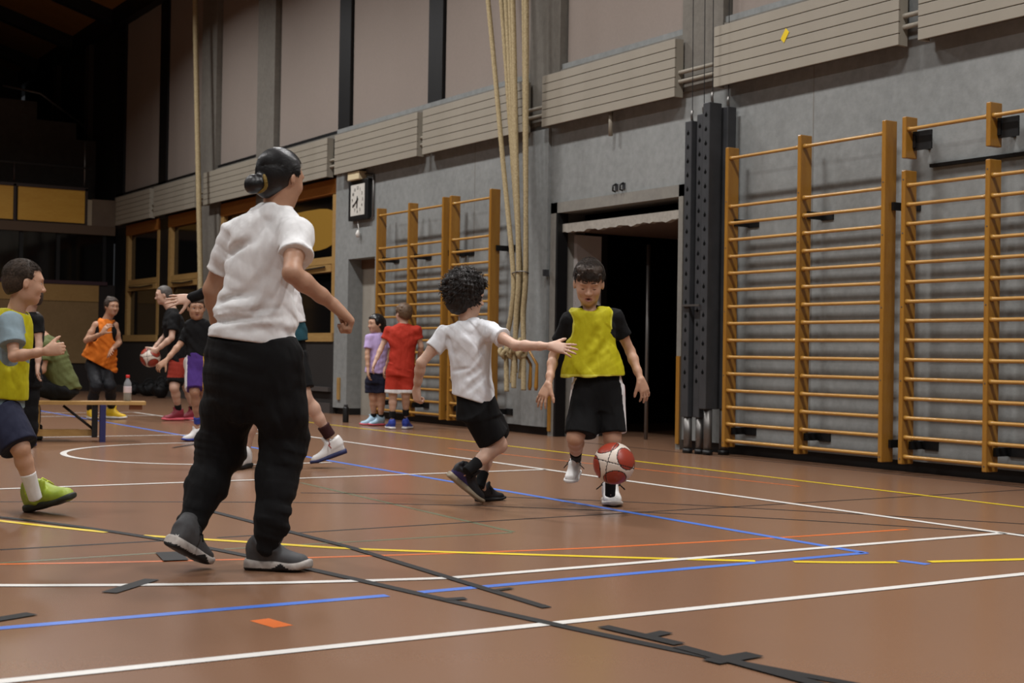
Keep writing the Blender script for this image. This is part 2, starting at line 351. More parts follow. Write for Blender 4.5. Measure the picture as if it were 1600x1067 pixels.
wall_bars([16.1, 15.26, 14.42], 'far varnished wall bars beside the grey door, behind the children in red and lilac')
wall_bars([14.24, 13.36], 'narrow single-bay wall bars behind the curly-haired boy')
tag(B('dark_rail', black, None, W - .04, W - .005, 5.5, 7.35, 2.30, 2.325), 'thin dark rail on the wall in the gap of the split wall bars', 'rail')

# ------------------------------------------------------------------ dark steel posts with holes
def steel_post(x, y, w, dep, z0, z1, label, foot=True, holes=True):
    t = thing('steel_post', label, 'post', (x, y, 0), 'perforated steel posts hung on the wall')
    B('post_shaft', blackmetal, t, x - dep / 2, x + dep / 2, y - w / 2, y + w / 2, z0, z1, b=.006)
    if holes:
        m = MB(); z = z1 - .11
        while z > z0 + .2:
            vs = [(x - dep / 2 - .0012, y + .017 * math.cos(q), z + .017 * math.sin(q)) for q in [2 * math.pi * k / 10 for k in range(10)]]
            vs += [(x - dep / 2 - .0012, y - .007, z + .014), (x - dep / 2 - .0012, y, z + .034), (x - dep / 2 - .0012, y + .007, z + .014)]
            m.add(vs, [tuple(range(9, -1, -1)), (12, 11, 10)]); z -= .125
        m.build('holes', hole_m, t)['kind'] = 'stuff'
    if foot: MB().tube([(x, y, .03), (x, y, z0 + .01)], w * .42, 14).build('post_foot', steel, t, True); MB().tube([(x, y, 0.0), (x, y, .04)], w * .5, 14).build('foot_pad', black, t, True)
    MB().tube([(x, y, z1), (x, y + .01, z1 + .06), (x, y, z1 + .1)], .012, 8).build('hook', steel, t, True)
    MB().tube([(x, y, z1 + .09), (x - .02, y + .02, 7.2)], .004, 6).build('cable', black, t)
    return t
steel_post(W - .26, 9.87, .09, .09, .32, 2.95, 'leftmost dark perforated steel post beside the doorway')
steel_post(W - .23, 9.745, .085, .09, .32, 3.0, 'second dark perforated steel post from the doorway')
steel_post(W - .24, 9.62, .09, .14, .40, 3.08, 'tallest dark perforated steel post nearest the large wall bars')
steel_post(W - .10, 9.57, .10, .10, .40, 3.05, 'dark steel post tucked behind the tallest perforated post', holes=False)
B('post_clamp', steel, bpy.data.objects['steel_post'], W - .33, W - .3, 9.66, 9.9, 1.30, 1.318)

# ------------------------------------------------------------------ store-room opening
fr = struct(bpy.data.objects.new('door_2', None)); COL.objects.link(fr)
B('door_frame', greyframe, fr, W - .02, W + .34, 12.36, 12.48, 0, 2.45); B('door_frame', greyframe, fr, W - .02, W + .34, 10.28, 10.345, 0, 2.45); B('door_frame', greyframe, fr, W - .02, W + .34, 10.28, 12.48, 2.34, 2.45)
B('dark_jamb', black, fr, W - .03, W + .1, 12.33, 12.362, 0, 2.34)
# lifted door leaf, its rough lower edge hanging under the lintel
m = MB(); n = 40; top = []; bot = []
for k in range(n + 1):
    y = 10.35 + (12.34 - 10.35) * k / n; top.append(y); bot.append(2.135 + .012 * math.sin(k * .9) * math.sin(k * .23 + 1) + .006 * math.sin(k * 2.3))
for i in range(n):
    y0, y1, b0, b1 = top[i], top[i + 1], bot[i], bot[i + 1]
    m.add([(W + .03, y0, b0), (W + .03, y1, b1), (W + .03, y1, 2.225), (W + .03, y0, 2.225), (W + .09, y0, b0), (W + .09, y1, b1), (W + .09, y1, 2.225), (W + .09, y0, 2.225)], [(0, 3, 2, 1), (4, 5, 6, 7), (0, 1, 5, 4), (3, 7, 6, 2)])
m.build('door_leaf_edge', mat('worn_white', (.62, .60, .56), .8, noise=[6, 30], col2=(.50, .48, .45)), fr)
B('door_leaf', mat('leaf_under', (.34, .27, .23), .8), fr, W + .09, W + 1.75, 10.37, 12.33, 2.15, 2.20)
for y in (10.30, 12.44): B('edge_guard', wood, fr, W - .035, W - .02, y - .02, y + .03, .05, .86 if y < 11 else .8)
# store room behind
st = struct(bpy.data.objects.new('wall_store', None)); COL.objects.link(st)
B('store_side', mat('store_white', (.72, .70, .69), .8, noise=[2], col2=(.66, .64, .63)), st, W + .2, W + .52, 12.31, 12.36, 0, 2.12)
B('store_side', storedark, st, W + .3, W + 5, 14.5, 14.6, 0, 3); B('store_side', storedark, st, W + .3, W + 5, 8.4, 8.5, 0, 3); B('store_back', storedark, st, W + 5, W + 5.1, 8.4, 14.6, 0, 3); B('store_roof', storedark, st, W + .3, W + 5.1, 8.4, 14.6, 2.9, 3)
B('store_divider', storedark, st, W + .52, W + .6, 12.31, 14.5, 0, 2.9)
tag(MB().tube([(W + .62, 11.62, 0), (W + .62, 11.62, 2.0)], .020, 8).build('store_pole', steel, None, True), 'vertical grey metal pole inside the dark storeroom', 'pole')
t = thing('storage_trolley', 'dim yellowish equipment trolley deep in the dark storeroom', 'trolley', (W + 2.3, 12.3, 0))
tm = mat('trolley', (.42, .33, .18), .7)
for y in (11.9, 12.7):
    for x in (2.0, 2.7): B('upright', tm, t, W + x, W + x + .04, y, y + .05, 0.06, 1.15)
for z in (.15, .6, 1.1): B('shelf', tm, t, W + 2.0, W + 2.74, 11.9, 12.75, z, z + .03)
for x in (2.02, 2.72):
    for y in (11.92, 12.72): MB().tube([(W + x, y - .012, .03), (W + x, y + .012, .03)], .03, 12).build('castor', black, t)

for yy, lab in ((11.34, 'left of two small dark wall hooks above the doorway'), (11.22, 'right of two small dark wall hooks above the doorway')):
    t = thing('wall_hook', lab, 'hook', (W, yy, 2.5), 'wall hooks'); B('hook_plate', blackmetal, t, W - .012, W, yy - .02, yy + .02, 2.49, 2.55)
    MB().tube([(W - .01, yy, 2.55), (W - .05, yy, 2.53), (W - .05, yy, 2.48), (W - .02, yy, 2.475)], .01, 8).build('hook_arm', black, t, True)

# ------------------------------------------------------------------ clock
t = thing('wall_clock', 'square black-framed wall clock with a white dial', 'clock', (W, 17.02, 2.61))
cy, cz, ch = 17.02, 2.865, .265; XK = W - .07
B('clock_case', black, t, XK, W, cy - .285, cy + .285, cz - ch, cz + ch, b=.008)
B('dial', mat('dial', (.80, .79, .76), .5, noise=[9], col2=(.75, .74, .71)), t, XK - .004, XK, cy - .205, cy + .205, cz - ch + .06, cz + ch - .06)
def digits(txt, y, z, size):
    c = bpy.data.curves.new('numeral', 'FONT'); c.body = txt; c.size = size; c.align_x = 'CENTER'; c.align_y = 'CENTER'; c.extrude = .001; c.materials.append(black)
    o = bpy.data.objects.new('numeral', c); COL.objects.link(o); o.rotation_euler = (math.radians(90), 0, math.radians(-90)); o.location = (XK - .006, y, z)
    dg = bpy.context.evaluated_depsgraph_get(); me = bpy.data.meshes.new_from_object(o.evaluated_get(dg)); bpy.data.objects.remove(o)
    o = bpy.data.objects.new('numeral', me); COL.objects.link(o); o.parent = t; o.matrix_parent_inverse = Matrix.Translation(-Vector(t.location))
    o.rotation_euler = (math.radians(90), 0, math.radians(-90)); o.location = (XK - .006, y, z)
for k in range(1, 13):
    q = math.radians(90 - 30 * k); digits(str(k), cy - .155 * math.cos(q), cz + .155 * math.sin(q), .06)
def hand(ang, L, w):
    q = math.radians(90 - ang); dy, dz = -math.cos(q), math.sin(q); p = [(-.03, -w), (-.03, w), (L, w * .7), (L, -w * .7)]
    vs = [(XK - .009, cy + dy * a - dz * b_, cz + dz * a + dy * b_) for a, b_ in p]; vs += [(x - .003, y, z) for x, y, z in vs]
    MB().add(vs, [(0, 1, 2, 3), (7, 6, 5, 4), (0, 4, 5, 1), (1, 5, 6, 2), (2, 6, 7, 3), (3, 7, 4, 0)]).build('clock_hand', black, t)
hand(185, .11, .012); hand(236, .155, .010); hand(0, .05, .008)
tag(B('junction_box', mat('box_cream', (.80, .74, .60), .6), None, W - .12, W - .0, 16.9, 17.24, 3.13, 3.24, b=.008), 'small cream junction box on top of the clock', 'box')
tag(MB().tube([(W - .03, 17.1, 2.6), (W - .035, 17.05, 2.5), (W - .04, 17.05, 2.46)], .005, 6).tube([(W - .04, 17.05, 2.47), (W - .045, 17.05, 2.42), (W - .04, 17.05, 2.37)], [.012, .032, .02], 10).build('pull_cord', white, None, True), 'white pull cord with pear grip hanging below the clock', 'cord')
tag(MB().tube([(W - .02, 16.72, 2.60), (W - .02, 16.66, 2.62), (W - .02, 16.66, 3.16), (W - .02, 16.9, 3.2)], .013, 8).build('cable_conduit', steel, None, True), 'pale cable conduit framing the right side of the clock', 'conduit')

# ------------------------------------------------------------------ climbing ropes
XR = W - .34
def twisted(pts, r, name, parent, n=160, turns=9.0):
    pts = [Vector(p) for p in pts]; P = []
    seg = [0]
    for i in range(1, len(pts)): seg.append(seg[-1] + (pts[i] - pts[i - 1]).length)
    for k in range(n + 1):
        s = seg[-1] * k / n; i = max(j for j in range(len(seg)) if seg[j] <= s + 1e-9); i = min(i, len(pts) - 2)
        a = pts[max(i - 1, 0)]; b = pts[i]; c = pts[i + 1]; d = pts[min(i + 2, len(pts) - 1)]; q = (s - seg[i]) / max(seg[i + 1] - seg[i], 1e-6)
        P.append(.5 * (2 * b + (c - a) * q + (2 * a - 5 * b + 4 * c - d) * q * q + (3 * b - a - 3 * c + d) * q ** 3))
    vs = []; N = len(P); up = None; m_ = 9
    for i in range(N):
        t_ = (P[min(i + 1, N - 1)] - P[max(i - 1, 0)]).normalized()
        if up is None: up = t_.orthogonal().normalized()
        up = (up - t_ * up.dot(t_)).normalized(); w_ = t_.cross(up); s = seg[-1] * i / (N - 1)
        for k in range(m_):
            a = 2 * math.pi * k / m_; rr = r * (1 + .16 * abs(math.cos(1.5 * a + s * turns * 6.283)) - .08); vs.append(P[i] + (up * math.cos(a) + w_ * math.sin(a)) * rr)
    fs = [(i * m_ + k, i * m_ + (k + 1) % m_, (i + 1) * m_ + (k + 1) % m_, (i + 1) * m_ + k) for i in range(N - 1) for k in range(m_)] + [tuple(range(m_ - 1, -1, -1)), tuple((N - 1) * m_ + k for k in range(m_))]
    return MB().add(vs, fs).build(name, rope_m, parent, True)
tops = [13.19, 13.04, 12.91, 12.79, 12.69, 12.59, 12.50]
for k, yt in enumerate(tops):
    j = k - 3; y2 = 12.56 - j * .027; ye = 12.58 - j * .042 + .04; xx = XR + .025 * ((k * 3) % 4 - 1.5); L = [.46, .60, .55, .66, .50, .60, .48][k]
    slope = (yt - y2) / (4.7 - 1.72)
    t = thing('climbing_rope', ['leftmost', 'second from left', 'third from left', 'middle', 'third from right', 'second from right', 'rightmost'][k] + ' hemp climbing rope of the bundle tied left of the doorway', 'rope', (xx, ye, L), 'bundled climbing ropes')
    twisted([(xx - .1, y2 + slope * 5.4, 7.15), (xx - .03, y2 + slope * 3.0, 4.7), (xx - .01, y2 + slope * 1.2, 2.9), (xx, y2, 1.72), (xx, (y2 + ye) / 2 + .01 * j, 1.3), (xx, ye, .98), (xx - .01, ye + .03 * (k % 3 - 1), L)], .026, 'rope_strand', t, 260, 7)
    kz = .86 + .05 * (k % 3); kp = []
    for q in range(26):
        a = q / 25 * 4 * math.pi; kp.append((xx - .03 + .034 * math.sin(a), ye + .045 * math.cos(a * .5 + k), kz + .035 * math.cos(a) + .03 * (q / 25 - .5)))
    twisted(kp, .022, 'knot', t, 60, 8)
t = thing('rope_clamp', 'small dark clamp and wire holding the rope bundle to the wall', 'clamp', (W, 12.58, 1.7)); B('clamp_plate', blackmetal, t, W - .10, W - .037, 12.47, 12.50, 1.68, 1.75)
MB().tube([(XR + .07 * math.cos(q), 12.56 + .12 * math.sin(q), 1.71 + .008 * math.sin(2 * q)) for q in [2 * math.pi * k / 24 for k in range(25)]], .007, 6).build('wire_tie', steel, t, True)
for y, lab in ((12.48, 'left of two slim wooden pegs hanging among the rope ends'), (12.36, 'right of two slim wooden pegs hanging among the rope ends')):
    tag(MB().tube([(XR + .0, y + .10, .98), (XR + .11, y + .02, .75), (XR + .09, y, .52), (XR + .088, y, .48)], [.010, .016, .022, .014], 10).build('wooden_peg', wood, None, True), lab, 'peg', 'wooden pegs by the ropes')
t = thing('far_climbing_rope', 'single pale climbing rope hanging in front of the far blinds', 'rope', (W - .35, 22.2, 1.8))
twisted([(W - .35, 22.75, 7.2), (W - .35, 22.45, 4.3), (W - .35, 22.17, 1.75)], .042, 'rope_strand', t, 160, 3)

# ------------------------------------------------------------------ end wall and gallery
ew = struct(bpy.data.objects.new('wall_end', None)); COL.objects.link(ew)
B('end_slab', darkend, ew, -12, W + .3, YE, YE + .2, 0, 2.1); B('end_glazing', glass_d, ew, -12, W, YE + .02, YE + .1, 2.1, 3.08)
for x in (4.6, 5.9, 6.5, 7.2, 8.1): B('glazing_bar', black, ew, x, x + .07, YE - .01, YE + .04, 2.1, 3.08)
for (xa, xb) in ((4.2, 5.5), (5.55, 6.78), (6.84, 8.03)):
    B('end_panel', tanpanel, ew, xa, xb, YE - .03, YE, .55, 1.75); B('end_panel_upper', tanpanel2, ew, xa, xb, YE - .035, YE, 1.76, 2.08)
B('purple_band', mat('purple_band', (.20, .10, .13), .7), ew, -12, 8.2, YE - .03, YE + .01, 2.09, 2.16)
ga = struct(bpy.data.objects.new('trim_1', None)); COL.objects.link(ga)
B('gallery_slab', mat('slab_edge', (.33, .26, .20), .8), ga, -12, W, YE - .06, YE + 3.5, 3.08, 3.26)
B('gallery_corner', mat('corner_concrete', (.40, .34, .28), .8, noise=[3], col2=(.36, .3, .25)), ga, 7.86, W, YE - .04, YE + .2, 3.26, 3.78); B('corner_strip', mat('corner_strip', (.60, .55, .47), .8), ga, 7.77, 7.86, YE - .06, YE + .1, 3.26, 3.76)
tframe = mat('gallery_frame', (.17, .115, .095), .6)
t = thing('gallery_balustrade', 'balustrade of honey-coloured wooden boards along the gallery edge', 'balustrade', (5, YE, 3.26))
for k in range(4):
    xb = 7.74 - 1.36 * k; B('board', wood_y, t, xb - 1.29, xb - .01, YE - .05, YE - .02, 3.29, 3.93); B('frame_post', tframe, t, xb - .02, xb + .03, YE - .07, YE - .01, 3.26, 3.97); B('frame_rail', tframe, t, xb - 1.33, xb + .03, YE - .07, YE - .01, 3.93, 3.99)
t = thing('gallery_railing', 'thin metal handrail above the gallery balustrade', 'railing', (5, YE, 3.97))
MB().tube([(-4, YE + .0, 4.41), (7.85, YE + .0, 4.38)], .022, 8).build('top_rail', steel, t, True)
for x in (7.72, 6.38, 5.02): MB().tube([(x, YE, 3.97), (x, YE, 4.40 if x < 7 else 4.9)], .018, 8).build('railing_post', steel if x > 7 else tframe, t, True)
stp = struct(bpy.data.objects.new('trim_2', None)); COL.objects.link(stp)
YS2 = YE + 1.6
for xa, xb, z in ((-4, 7.17, 5.86), (7.17, 7.97, 5.50), (7.97, W + .5, 5.16)): B('gallery_step_wall', concrete_d, stp, xa, xb, YS2, YS2 + .2, 3.26, z)
t = thing('stair_rail', 'thin diagonal handrail over the stepped gallery wall', 'railing', (7.5, YS2 + .6, 5.2))
MB().tube([(6.6, YS2 + .5, 6.2), (7.35, YS2 + .5, 6.12), (8.75, YS2 + .5, 5.22)], .025, 8).build('hand_rail', steel, t, True)
for x, z in ((7.6, 5.95), (8.4, 5.45)): MB().tube([(x, YS2 + .5, 3.3), (x, YS2 + .5, z)], .015, 8).build('rail_post', blackmetal, t, True)
struct(B('wall_gallery_back', concrete_d, None, -12, 8.3, 36, 36.2, 3, 10)); struct(B('wall_gallery_side', storedark, None, W + .05, W + .3, YE + .05, 36, 3, 9))  # dark colours carry the shade of the unlit gallery
for yy in (30, 32.6): B('gallery_pier', mat('pier_brown', (.16, .13, .11), .8), bpy.data.objects['wall_gallery_side'], W - .05, W + .1, yy, yy + .3, 3.2, 7.3)
# ------------------------------------------------------------------ body modelling: smooth distance-field surfaces
f32 = np.float32
def V(*a): return np.array(a, float)
def unit(v): v = np.asarray(v, float); return v / np.linalg.norm(v)
class Field:
    def __init__(s, res): s.res = res; s.ops = []; s.lo = np.full(3, 1e9); s.hi = np.full(3, -1e9); s.post = None
    def op(s, fn, lo, hi, k=.01, mode='u'):
        lo = np.asarray(lo, float); hi = np.asarray(hi, float)
        if mode == 'u': s.lo = np.minimum(s.lo, lo); s.hi = np.maximum(s.hi, hi)
        s.ops.append((fn, lo, hi, k, mode))
    def cone(s, a, b, ra, rb=None, k=.012, mode='u'):
        a = np.asarray(a, float); b = np.asarray(b, float); rb = ra if rb is None else rb; R = max(ra, rb)
        def fn(X, Y, Z):
            d = b - a; L2 = max(float(d @ d), 1e-9); x, y, z = X - a[0], Y - a[1], Z - a[2]
            t = np.clip((x * d[0] + y * d[1] + z * d[2]) / L2, 0, 1)
            return np.sqrt((x - t * d[0]) ** 2 + (y - t * d[1]) ** 2 + (z - t * d[2]) ** 2) - (ra + (rb - ra) * t)
        s.op(fn, np.minimum(a, b) - R, np.maximum(a, b) + R, k, mode)
    def chain(s, pts, rs, k=.02, mode='u'):
        for i in range(len(pts) - 1): s.cone(pts[i], pts[i + 1], rs[i], rs[i + 1], k, mode)
    def ell(s, c, ax, r, k=.012, mode='u'):
        c = np.asarray(c, float); ax = np.asarray(ax, float); r = np.asarray(r, float); R = np.sqrt(((ax * r[:, None]) ** 2).sum(0))
        def fn(X, Y, Z):
            x, y, z = X - c[0], Y - c[1], Z - c[2]; k0 = 0; k1 = 0
            for i in range(3):
                q = (x * ax[i, 0] + y * ax[i, 1] + z * ax[i, 2]) / r[i]; k0 = k0 + q * q; k1 = k1 + (q / r[i]) ** 2
            k0 = np.sqrt(k0); return k0 * (k0 - 1) / np.maximum(np.sqrt(k1), 1e-6)
        s.op(fn, c - R, c + R, k, mode)
    def loft(s, a, b, lat, tab, n=2.0, k=.012, mode='u', rnd=.006, ext=0):
        """tube a->b; tab rows (s, half-width, half-depth[, off-lat, off-dep])"""
        a = np.asarray(a, float); b = np.asarray(b, float); L = np.linalg.norm(b - a); ku = (b - a) / L
        lat = np.asarray(lat, float); r = unit(lat - ku * (lat @ ku)); fw = np.cross(ku, r)
        T = np.array([list(row) + [0] * (5 - len(row)) for row in tab], float); ss = np.linspace(0, 1, 97); cols = []
        for j in range(1, 5):  # monotone-ish cubic through the table
            xs, ys = T[:, 0], T[:, j]; sl = np.gradient(ys, xs) if len(xs) > 2 else np.full(len(xs), (ys[-1] - ys[0]) / (xs[-1] - xs[0]))
            i = np.clip(np.searchsorted(xs, ss) - 1, 0, len(xs) - 2); h = xs[i + 1] - xs[i]; t = (ss - xs[i]) / h
            cols.append(((1 + 2 * t) * (1 - t) ** 2 * ys[i] + t * (1 - t) ** 2 * h * sl[i] + t * t * (3 - 2 * t) * ys[i + 1] + t * t * (t - 1) * h * sl[i + 1]).astype(f32))
        wv, tv, ov, qv = cols; wv = np.maximum(wv, .002); tv = np.maximum(tv, .002); R = float(max(wv.max() + abs(ov).max(), tv.max() + abs(qv).max())) * 1.05
        def fn(X, Y, Z):
            x, y, z = X - a[0], Y - a[1], Z - a[2]
            sx = (x * ku[0] + y * ku[1] + z * ku[2]) / L
            i = (np.clip(sx, 0, 1) * 96 + .5).astype(np.int32); w = wv[i]; t = tv[i]
            p = np.abs((x * r[0] + y * r[1] + z * r[2]) - ov[i]) / w; q = np.abs((x * fw[0] + y * fw[1] + z * fw[2]) - qv[i]) / t
            rr = np.sqrt(p * p + q * q) if n == 2 else (p ** n + q ** n) ** (1 / n)
            d = (rr - 1) * np.minimum(w, t); c = np.maximum(-sx, sx - 1) * L
            h = np.clip(.5 - .5 * (d - c) / rnd, 0, 1); return d * (1 - h) + c * h + rnd * h * (1 - h)
        s.op(fn, np.minimum(a, b) - R, np.maximum(a, b) + R, k, mode)
    def half(s, p, nrm, k=.006):
        """remove everything on the +nrm side of p"""
        p = np.asarray(p, float); nrm = unit(nrm)
        def fn(X, Y, Z): return -((X - p[0]) * nrm[0] + (Y - p[1]) * nrm[1] + (Z - p[2]) * nrm[2])
        s.ops.append((fn, None, None, k, 's'))
    def mesh(s):
        h = s.res; lo = s.lo - 4 * h; n = np.ceil((s.hi + 4 * h - lo) / h).astype(int) + 1
        f = np.full(n, .5, f32); ax = [(lo[i] + h * np.arange(n[i])).astype(f32) for i in range(3)]
        P_ = lambda f: f + s.post(ax[0][:, None, None], ax[1][None, :, None], ax[2][None, None, :]).astype(f32)
        done = s.post is None
        for fn, l, u, k, mode in s.ops:
            if l is None and not done: f = P_(f); done = True
            if l is None: i0 = np.zeros(3, int); i1 = n
            else: i0 = np.clip(np.floor((l - k - 2 * h - lo) / h).astype(int), 0, n); i1 = np.clip(np.ceil((u + k + 2 * h - lo) / h).astype(int) + 1, 0, n)
            if (i1 <= i0).any(): continue
            X = ax[0][i0[0]:i1[0], None, None]; Y = ax[1][None, i0[1]:i1[1], None]; Z = ax[2][None, None, i0[2]:i1[2]]
            sl = tuple(slice(i0[i], i1[i]) for i in range(3)); g = f[sl]; d = np.asarray(fn(X, Y, Z), f32)
            if mode == 'u':
                t = np.clip(.5 + .5 * (g - d) / k, 0, 1); f[sl] = g + (d - g) * t - k * t * (1 - t)
            else:
                d = -d; t = np.clip(.5 - .5 * (g - d) / k, 0, 1); f[sl] = g + (d - g) * t + k * t * (1 - t)
        if not done: f = P_(f)
        sg = f < 0
        c = sg[:-1, :-1, :-1].astype(np.int8)
        for dx in (0, 1):
            for dy in (0, 1):
                for dz in (0, 1):
                    if dx + dy + dz: c = c + sg[dx:n[0] - 1 + dx, dy:n[1] - 1 + dy, dz:n[2] - 1 + dz]
        act = (c > 0) & (c < 8); I = np.argwhere(act); idx = np.full(act.shape, -1, np.int32); idx[act] = np.arange(len(I))
        acc = np.zeros((len(I), 3)); cnt = np.zeros(len(I)); cr = [(a, b, d) for a in (0, 1) for b in (0, 1) for d in (0, 1)]
        val = {q: f[I[:, 0] + q[0], I[:, 1] + q[1], I[:, 2] + q[2]] for q in cr}
        for q in cr:
            for axn in range(3):
                if q[axn]: continue
                q2 = list(q); q2[axn] = 1; q2 = tuple(q2); A, Bv = val[q], val[q2]; m = (A < 0) != (Bv < 0)
                t = np.where(m, A / np.where(m, A - Bv, 1), 0); p = np.tile(np.array(q, float), (len(I), 1)); p[:, axn] = t
                acc[m] += p[m]; cnt[m] += 1
        vs = (I + acc / cnt[:, None]) * h + lo
        quads = []
        for axn in range(3):
            o1, o2 = (axn + 1) % 3, (axn + 2) % 3
            s0 = [slice(1, n[i] - 1) for i in range(3)]; s0[axn] = slice(0, n[axn] - 1); s1 = list(s0); s1[axn] = slice(1, n[axn])
            a0 = sg[tuple(s0)]; a1 = sg[tuple(s1)]; E = np.argwhere(a0 != a1); flip = a0[a0 != a1]
            E = E + np.array([0 if i == axn else 1 for i in range(3)])
            def cell(d1, d2):
                e = E.copy(); e[:, o1] -= d1; e[:, o2] -= d2; return idx[e[:, 0], e[:, 1], e[:, 2]]
            Q = np.stack([cell(1, 1), cell(0, 1), cell(0, 0), cell(1, 0)], 1); Q[~flip] = Q[~flip][:, ::-1]; quads.append(Q)
        return vs, np.concatenate(quads)
    def build(s, name, mats, parent, pick=None, offset=None):
        vs, Q = s.mesh(); off = np.asarray(parent.matrix_world.translation if offset is None else offset, float)
        me = bpy.data.meshes.new(name); me.vertices.add(len(vs)); me.vertices.foreach_set('co', (vs - off).astype(f32).ravel())
        me.loops.add(Q.size); me.loops.foreach_set('vertex_index', Q.astype(np.int32).ravel()); me.polygons.add(len(Q)); me.polygons.foreach_set('loop_start', np.arange(0, Q.size, 4, dtype=np.int32))
        me.polygons.foreach_set('use_smooth', np.ones(len(Q), bool))
        mats = mats if isinstance(mats, list) else [mats]
        for m in mats: me.materials.append(m)
        if pick is not None: me.polygons.foreach_set('material_index', pick(vs[Q].mean(1)).astype(np.int32))
        me.update(calc_edges=True)
        o = bpy.data.objects.new(name, me); COL.objects.link(o); o.parent = parent; return o

def folds(amp, dirs, freq, seed=0):
    """patchy cloth creases running across the given directions"""
    r = np.random.default_rng(seed); W_ = [(unit(d), fq * (1 + .3 * r.random()), r.random() * 6.3, unit(r.normal(size=3)), unit(r.normal(size=3)), 5 + 4 * r.random()) for d in dirs for fq in (freq, freq * 2.1)]
    def post(X, Y, Z):
        o = 0
        for i, (d, fq, ph, e, e2, g) in enumerate(W_):
            a = X * d[0] + Y * d[1] + Z * d[2]; b = X * e[0] + Y * e[1] + Z * e[2]; c = X * e2[0] + Y * e2[1] + Z * e2[2]
            m = np.clip(.25 + np.sin(b * g * 1.7 + ph) * np.sin(c * g * 1.3 + 2 * ph), 0, 1)
            w = np.sin(a * fq + ph + 1.1 * np.sin(b * g * 1.5) + .5 * np.sin(c * g * 3))
            o = o + amp / (1 + i % 2) * (np.sqrt(np.abs(w) + .02) * np.sign(w)) * m
        return o
    return post

def skin_mats(tone, lip):
    key = 'skin_%02d%02d%02d' % tuple(int(x * 99) for x in tone)
    return [mat(key, tone, .52, .4, noise=[9, 60], col2=tuple(x * .94 for x in tone), sss=.12), mat(key + '_lip', lip, .45, .4), mat(key + '_brow', (.24, .17, .13), .8, .2)]
SK_A = skin_mats((.74, .58, .48), (.62, .40, .36)); SK_B = skin_mats((.68, .52, .42), (.56, .36, .32)); SK_C = skin_mats((.77, .63, .55), (.66, .44, .41))
eye_w = mat('eye_white', (.80, .78, .76), .25, .5); eye_i = mat('eye_iris', (.16, .10, .07), .2, .5)
hair_black = mat('hair_black', (.06, .06, .068), .36, .5, noise=[40, 120], col2=(.035, .03, .035), bump=(160, .3, .003)); hair_brown = mat('hair_brown', (.27, .215, .165), .65, .25, noise=[30, 120], col2=(.12, .09, .07), bump=(140, .6, .004))
hair_dark = mat('hair_darkbrown', (.27, .22, .185), .6, .25, noise=[30, 110], col2=(.14, .11, .09), bump=(140, .6, .004)); hair_curl = mat('hair_curly', (.13, .10, .085), .65, .4, noise=[25, 90], col2=(.06, .045, .04))
hair_grey = mat('hair_grey', (.36, .34, .32), .6, .4, noise=[40], col2=(.25, .23, .22)); hair_lt = mat('hair_lightbrown', (.40, .30, .20), .55, .5, noise=[30, 100], col2=(.24, .17, .11))
def cloth(name, c, rough=.85, d=.035, sc=(6, 90), wr=.55):
    """woven cloth: faint mottling, weave and soft ridged wrinkles"""
    new = name not in MATS; m = mat(name, c, rough, .25, noise=list(sc), col2=tuple(max(0, x - d) for x in c), bump=(400, .12, .001))
    if new:
        nt = m.node_tree; tc = nt.nodes.new('ShaderNodeTexCoord'); prev = [n for n in nt.nodes if n.type == 'BUMP'][0]
        h = None
        for scale, amt, st, rot in ((6.5, 1.0, (2.6, 2.6, .8), (.0, .65, .2)), (11, .6, (2.2, 2.2, .8), (.3, -.8, .5))):
            mp = nt.nodes.new('ShaderNodeMapping'); mp.inputs['Scale'].default_value = st; mp.inputs['Rotation'].default_value = rot; nt.links.new(tc.outputs['Object'], mp.inputs[0])
            n = nt.nodes.new('ShaderNodeTexNoise'); n.inputs['Scale'].default_value = scale; n.inputs['Detail'].default_value = 1.0; n.inputs['Distortion'].default_value = .35; nt.links.new(mp.outputs[0], n.inputs['Vector'])
            s4 = nt.nodes.new('ShaderNodeMath'); s4.operation = 'MULTIPLY'; s4.inputs[1].default_value = amt; nt.links.new(n.outputs['Fac'], s4.inputs[0])
            if h is None: h = s4.outputs[0]
            else:
                ad = nt.nodes.new('ShaderNodeMath'); ad.operation = 'ADD'; nt.links.new(h, ad.inputs[0]); nt.links.new(s4.outputs[0], ad.inputs[1]); h = ad.outputs[0]
        bp = nt.nodes.new('ShaderNodeBump'); bp.inputs['Strength'].default_value = wr; bp.inputs['Distance'].default_value = .022; nt.links.new(h, bp.inputs['Height']); nt.links.new(prev.outputs[0], bp.inputs['Normal'])
        nt.links.new(bp.outputs[0], nt.nodes['Principled BSDF'].inputs['Normal'])
    return m

